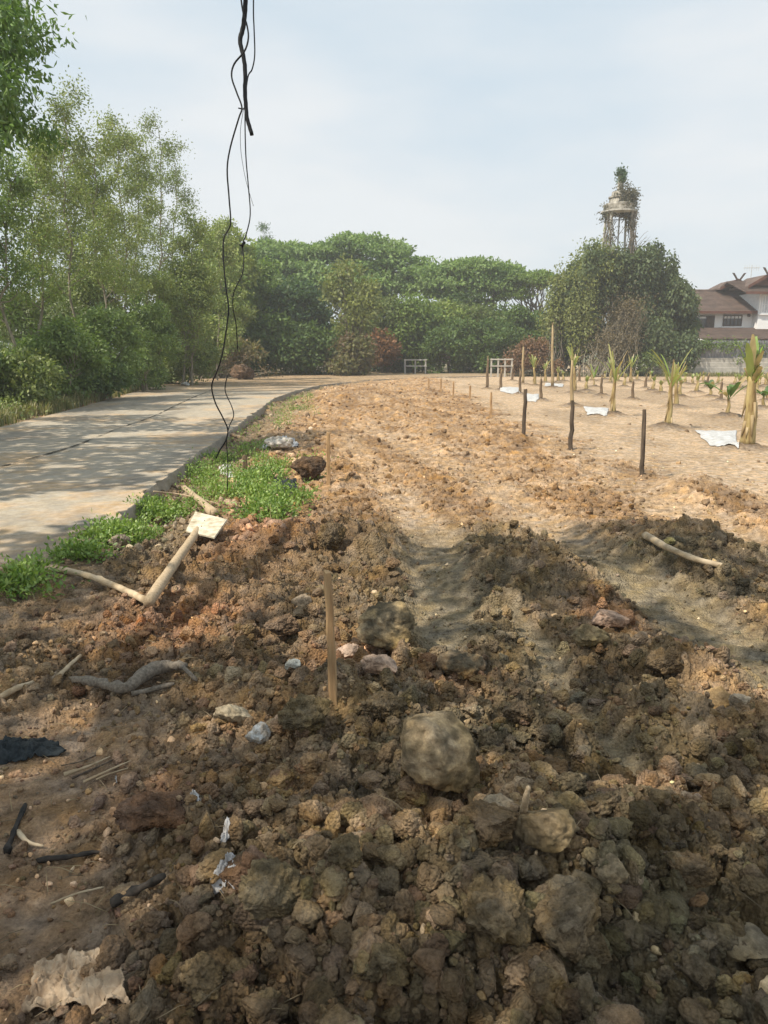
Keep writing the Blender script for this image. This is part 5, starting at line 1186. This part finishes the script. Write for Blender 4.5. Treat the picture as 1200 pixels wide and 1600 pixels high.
# --- the house
root = empty('house', (at(1120, 560, 66)[0], 66, 0), 'two storey white house with brown tiled roofs behind the wall', 'house'); O = np.array(root.location)
def A_(px, py, Y): return at(px, py, Y) - O
def part(name, mat, f, parent=root, smooth=False):
    b = MB(); f(b); return b.obj(name, M[mat], parent, smooth)
xl_, xm = A_(1040, 500, 66)[0], A_(1180, 500, 66)[0]; ze = A_(1100, 487, 66)[2]; zr = A_(1100, 455, 70)[2]; xr_ = xm + 7.5
fw_ = part('wall', 'house_wall', lambda b: b.box(xl_, xm, 0, 8, -.2, ze + .15))
# main roof: two slopes with real thickness, ridge along x
def slope(b, x0, x1, y0, z0, y1, z1, th=.14):
    b.prism([(x0, y0, z0), (x1, y0, z0), (x1, y1, z1), (x0, y1, z1)], (0, 0, -th))
def tiles(b, x0, x1, y0, z0, y1, z1, rows=16):
    for q in range(rows):
        t0, t1 = q / rows, (q + 1) / rows
        b.prism([(x0, y0 + (y1 - y0) * t0, z0 + (z1 - z0) * t0 + .05), (x1, y0 + (y1 - y0) * t0, z0 + (z1 - z0) * t0 + .05), (x1, y0 + (y1 - y0) * t1, z0 + (z1 - z0) * t1), (x0, y0 + (y1 - y0) * t1, z0 + (z1 - z0) * t1)], (0, 0, -.1))
rf = part('roof', 'roof', lambda b: (tiles(b, xl_ - .6, xm + 1.6, -.8, ze, 4, zr), slope(b, xl_ - .6, xm + 1.6, 8.8, ze, 4.02, zr)))
part('ridge', 'roof', lambda b: b.tube([(xl_ - .6, 4.01, zr + .03), (xm + 1.6, 4.01, zr + .03)], .13, 8), rf)
part('fascia', 'fascia', lambda b: b.box(xl_ - .6, xm + .15, -.86, -.80, ze - .20, ze + .03), rf)
# gable on top (raised roof with a brown triangle and crossed finials)
def gable(pk, lft, rgt, Y, depth, label):
    P, Lf, Rt = A_(pk[0], pk[1], Y), A_(lft[0], lft[1], Y), A_(rgt[0], rgt[1], Y)
    Lf[2] = Rt[2] = min(Lf[2], Rt[2]); P[0] = (Lf[0] + Rt[0]) / 2
    g_ = part('gable', 'fascia', lambda b: b.prism([Lf + (.25, 0, 0), Rt - (.25, 0, 0), P - (0, 0, .25)], (0, .12, 0)))
    part('slope', 'roof', lambda b: (b.prism([P + (0, -.35, 0), Lf + (-.2, -.35, -.05), Lf + (-.2, depth, -.05), P + (0, depth, 0)], (0, 0, -.13)), b.prism([P + (0, -.35, 0), Rt + (.2, -.35, -.05), Rt + (.2, depth, -.05), P + (0, depth, 0)], (0, 0, -.13))), g_)
    part('barge_board', 'fascia', lambda b: (b.prism([P + (0, -.42, .06), Lf + (-.3, -.42, -.02), Lf + (-.3, -.42, -.26), P + (0, -.42, -.20)], (0, .06, 0)), b.prism([P + (0, -.42, .06), Rt + (.3, -.42, -.02), Rt + (.3, -.42, -.26), P + (0, -.42, -.20)], (0, .055, 0))), g_)
    part('finial', 'frame', lambda b: (b.prism([P + (-.05, -.5, -.2), P + (.12, -.5, -.2), P + (.62, -.5, .52), P + (.42, -.5, .50)], (0, .05, 0)), b.prism([P + (.05, -.58, -.2), P + (-.12, -.58, -.2), P + (-.62, -.58, .52), P + (-.42, -.58, .50)], (0, .05, 0))), g_)
    return g_
gable((1148, 437), (1128, 449), (1170, 449), 69.0, 3.0, '')
# right wing, nearer and whiter
xw0 = A_(1184, 500, 65.0)[0]; zw = A_(1190, 456, 65.0)[2]
rw = part('wing_wall', 'white_paint', lambda b: b.box(xw0, xw0 + 8, -1.0, 5, -.2, zw))
part('wing_roof', 'roof', lambda b: (tiles(b, xw0 - 1.5, xw0 + 9, -1.7, zw - .05, 2.1, zw + 1.1, 12), slope(b, xw0 - 1.5, xw0 + 9, 6.0, zw - .05, 2.12, zw + 1.1)), root)
part('wing_fascia', 'fascia', lambda b: b.box(xw0 - 1.5, xw0 + 9, -1.77, -1.71, zw - .22, zw - .02), root)
gable((1196, 429), (1172, 446), (1220, 446), 65.5, 3.5, '')
def window(px0, py0, px1, py1, Y, mull, pm='glass', par=root):
    a, c = A_(px0, py0, Y), A_(px1, py1, Y); x0, x1, z1, z0 = a[0], c[0], a[2], c[2]; y = Y - 66
    w_ = part('window', pm, lambda b: b.box(x0 + .05, x1 - .05, y - .03, y - .004, z0 + .05, z1 - .05), par)
    def fr(b):
        b.box(x0, x1, y - .09, y - .035, z1 - .09, z1); b.box(x0, x1, y - .09, y - .035, z0, z0 + .09); b.box(x0, x0 + .08, y - .09, y - .035, z0 + .092, z1 - .092); b.box(x1 - .08, x1, y - .09, y - .035, z0 + .092, z1 - .092)
        for q in range(1, mull): xx = x0 + (x1 - x0) * q / mull; b.box(xx - .025, xx + .025, y - .085, y - .04, z0 + .092, z1 - .092)
        b.box(x0 + .082, x1 - .082, y - .078, y - .038, (z0 + z1) / 2 - .02, (z0 + z1) / 2 + .02) if mull > 2 else None
    part('frame', 'frame' if pm == 'glass' else 'white_paint', fr, w_); part('sill', 'white_paint', lambda b: b.box(x0 - .1, x1 + .1, y - .18, y - .002, z0 - .10, z0 - .003), w_)
window(1091, 493, 1115, 512, 66, 2); window(1130, 492, 1158, 510, 66, 5); window(1191, 461, 1206, 490, 65.0, 4, 'curtain'); window(1050, 493, 1078, 511, 66, 3)
part('door_panel', 'frame', lambda b: b.box(A_(1103, 500, 66)[0], A_(1114, 500, 66)[0], -.14, -.10, A_(0, 511, 66)[2], A_(0, 494, 66)[2]))
part('beam', 'white_paint', lambda b: b.box(xl_, xm, -.06, -.002, ze - .55, ze - .36))
part('wall_lamp', 'frame', lambda b: b.box(A_(1169, 495, 66)[0] - .08, A_(1169, 495, 66)[0] + .08, -.22, -.002, A_(0, 495, 66)[2], A_(0, 489, 66)[2]))
# lower lean-to roof with its white barge board
zl0 = A_(1100, 529, 61.5)[2]; zl1 = A_(1100, 512, 66)[2]; xa = A_(1092, 520, 62)[0]
lt = part('porch_roof', 'roof', lambda b: tiles(b, xa, xa + 12, -4.5, zl0, -.19, zl1, 10))
part('porch_wall', 'house_wall', lambda b: b.box(xa + .5, xa + 10, -4.0, -.25, -.2, zl0 - .14))
part('barge_board', 'white_paint', lambda b: b.prism([(xa - .05, -4.6, zl0 - .06), (xa - .05, -.3, zl1 - .02), (xa - .05, -.3, zl1 - .25), (xa - .05, -4.6, zl0 - .30)], (-.06, 0, 0)), lt)
part('barge_board', 'white_paint', lambda b: b.prism([A_(1080, 524, 61), A_(1105, 533, 61), A_(1105, 536, 61), A_(1078, 527, 61)], (0, .08, 0)), lt)
# aerial
root2 = empty('tv_aerial', at(1172, 447, 69), 'television aerial standing on the tiled roof of the house', 'aerial')
b = MB(); b.tube([(0, 0, -.6), (0, 0, 1.75)], .03, 6); b.obj('mast', M['metal'], root2)
b = MB(); b.tube([(-.7, 0, 1.5), (.7, 0, 1.5)], .02, 5)
for q in range(7): b.tube([(-.6 + q * .2, -.3, 1.53), (-.6 + q * .2, .3, 1.53)], .012, 4); b.tube([(-.6 + q * .2, 0, 1.25), (-.6 + q * .2, 0, 1.75)], .012, 4)
b.obj('antenna_array', M['metal'], root2)

# --- water tower
YT = 57.5; ct = at(967, 335, YT); root = empty('water_tower', (ct[0], YT, 0), 'old overgrown water tower rising above the creeper covered tree', 'water tower'); zp = ct[2]; k = YT / 1200
for sx in (-1, 1):
    for sy in (-1, 1):
        b = MB(); b.tube([(sx * 1.05, sy * 1.05, -.1), (sx * .72, sy * .72, zp)], .085, 8); b.obj('leg', M['concrete'], root)
b = MB()
for z0, z1 in ((zp - 4.5, zp - 2.4), (zp - 2.4, zp - .25)):
    f = lambda z: 1.05 - .33 * z / zp
    for sx, sy, tx, ty in ((-1, -1, 1, -1), (1, -1, 1, 1), (1, 1, -1, 1), (-1, 1, -1, -1)):
        b.tube([(sx * f(z1), sy * f(z1), z1), (tx * f(z1), ty * f(z1), z1)], .035, 5); b.tube([(sx * f(z0), sy * f(z0), z0), (tx * f(z1), ty * f(z1), z1)], .022, 5)
b.obj('bracing', M['dark_wood'], root)
def lathe(b, prof, n=26, rr=None):
    pts = []
    for z, r in prof: pts += [(r * math.cos(6.2832 * q / n), r * math.sin(6.2832 * q / n), z) for q in range(n)]
    F = [(i * n + q, i * n + (q + 1) % n, (i + 1) * n + (q + 1) % n, (i + 1) * n + q) for i in range(len(prof) - 1) for q in range(n)] + [tuple(range(n))[::-1], tuple(range((len(prof) - 1) * n, len(prof) * n))]; b.add(pts, F)
b = MB(); lathe(b, [(zp, 1.0), (zp + .10, 1.25), (zp + .20, 1.25), (zp + .22, .9)]); b.obj('platform', M['concrete'], root)
b = MB(); lathe(b, [(zp + .2, 1.06), (zp + .62, 1.10), (zp + .68, 1.0), (zp + .70, .74), (zp + 1.05, .70), (zp + 1.07, .78), (zp + 1.16, .78), (zp + 1.18, .60), (zp + 1.50, .55), (zp + 1.54, .22), (zp + 2.55, .19)]); b.obj('tank', M['tank'], root)
b = MB(); b.tube([(.05, 0, -.1), (.05, 0, zp)], .06, 8); b.obj('riser_pipe', M['metal'], root)
root = empty('tower_creeper', (ct[0], YT, 0), 'dark creeper topping and draping the water tower', 'creeper'); r_ = np.random.default_rng(66); cc = []
for i in range(34): cc.append((.02 + .13 * r_.normal(), .12 * r_.normal(), zp + 2.85 - .62 + r_.random() * .75))
V_, F_, c_ = leafcloud(cc, 34, (.10, .10, .12), .15, .08, G['dark'], G['blue'], 67, .6); npobj('foliage', V_, F_, M['leaf_far'], root, c_, smooth=False)
cc = []
for i in range(80): cc.append((.15 + .22 * r_.normal(), -.85 * r_.random() - .1, zp + r_.uniform(-.1, 1.9)))
for i in range(46): a = r_.uniform(-1.1, 1.2); cc.append((1.05 * math.cos(a) * r_.uniform(.8, 1.1), -1.0 * abs(math.sin(a)) * r_.random(), zp + r_.uniform(-.5, 1.3)))
for i in range(10): cc.append((-1.05 + .1 * r_.normal(), -.4 * r_.random(), zp + r_.uniform(-.25, .45)))
for i in range(12): cc.append((.75 + .2 * r_.normal(), -.3, zp + 1.35 + .15 * r_.normal()))
for i in range(40): s = r_.choice([-1, 1]); z = zp - r_.random() * 3; cc.append((s * (.75 + .1 * r_.normal()) + .1 * r_.normal(), -.75, z))
V_, F_, c_ = leafcloud(cc, 26, (.15, .15, .17), .15, .08, (.07, .075, .055), (.20, .18, .13), 68, .9); npobj('dry_foliage', V_, F_, M['leaf_far'], root, c_, smooth=False)
paths = []
for i in range(40):
    s = r_.choice([-1, 1]); x = s * r_.uniform(.55, 1.0); paths.append((wob((x * 1.1, -.9 + .2 * r_.normal(), zp - 3.6), (x, -.7 + .2 * r_.normal(), zp + .2 * r_.random()), 8, .07, r_), np.linspace(.03, .014, 8)))
for i in range(9):
    a = r_.uniform(-.4, .5); paths.append((wob((.6, -.6, zp - 2.6 - .8 * r_.random()), (1.3 + .9 * r_.random(), -.8, zp - 2.2 + 1.2 * r_.random()), 6, .05, r_), np.linspace(.025, .008, 6)))
V_, F_ = branchset(paths, 4); npobj('stems', V_, F_, M['bark'], root)

# --- brush pile and earth heap where the road bends
root = empty('brush_pile', (at(310, 585, 45)[0], 45, 0), 'pile of cut dry branches beside the bend of the road', 'brush pile'); r_ = np.random.default_rng(77); paths = []; cc = []
for i in range(120):
    a = r_.uniform(0, 3.14); x = r_.normal() * .9; e = (x + r_.normal() * 1.2, r_.normal() * .4, r_.uniform(.3, 1.7)); paths.append((wob((x, r_.normal() * .5, 0), e, 6, .07, r_), np.linspace(.03, .01, 6))); cc.append(e)
V_, F_ = branchset(paths, 4); npobj('branches', V_, F_, M['pale_bark'], root)
V_, F_, c_ = leafcloud(cc, 26, (.22, .2, .16), .14, .06, G['brown'], G['dry'], 78, .8); npobj('dry_foliage', V_, F_, M['leaf_far'], root, c_, smooth=False)
rock('earth_heap', 378, 583, 22, (.20, .13, .085), 'brown heap of earth at the edge of the road bend', 'earth heap', 161, 3, (1, .8, .55), mat='clod')
rock('earth_heap', 392, 580, 11, (.09, .065, .05), 'small dark heap beside the brown heap of earth', 'earth heap', 165, 3, (1, .8, .9), mat='clod')
rock('rubbish_lump', 290, 600, 7, (.55, .55, .53), 'small white lump of rubbish at the verge end', 'rubbish', 167, 4, (1, .7, .5))

# ------------------------------------------------------------------ the hazy air
b = MB(); b.box(-3100, 3100, -3100, 3100, -1.6, 22.0)
hm = bpy.data.materials.new('haze'); hm.use_nodes = True; t = hm.node_tree; t.nodes.clear()
pv = t.nodes.new('ShaderNodeVolumePrincipled'); pv.inputs['Color'].default_value = (.93, .96, 1.0, 1); pv.inputs['Density'].default_value = .0015; pv.inputs['Anisotropy'].default_value = .2
oo = t.nodes.new('ShaderNodeOutputMaterial'); t.links.new(pv.outputs[0], oo.inputs['Volume'])
tag(b.obj('haze', hm), kind='stuff')
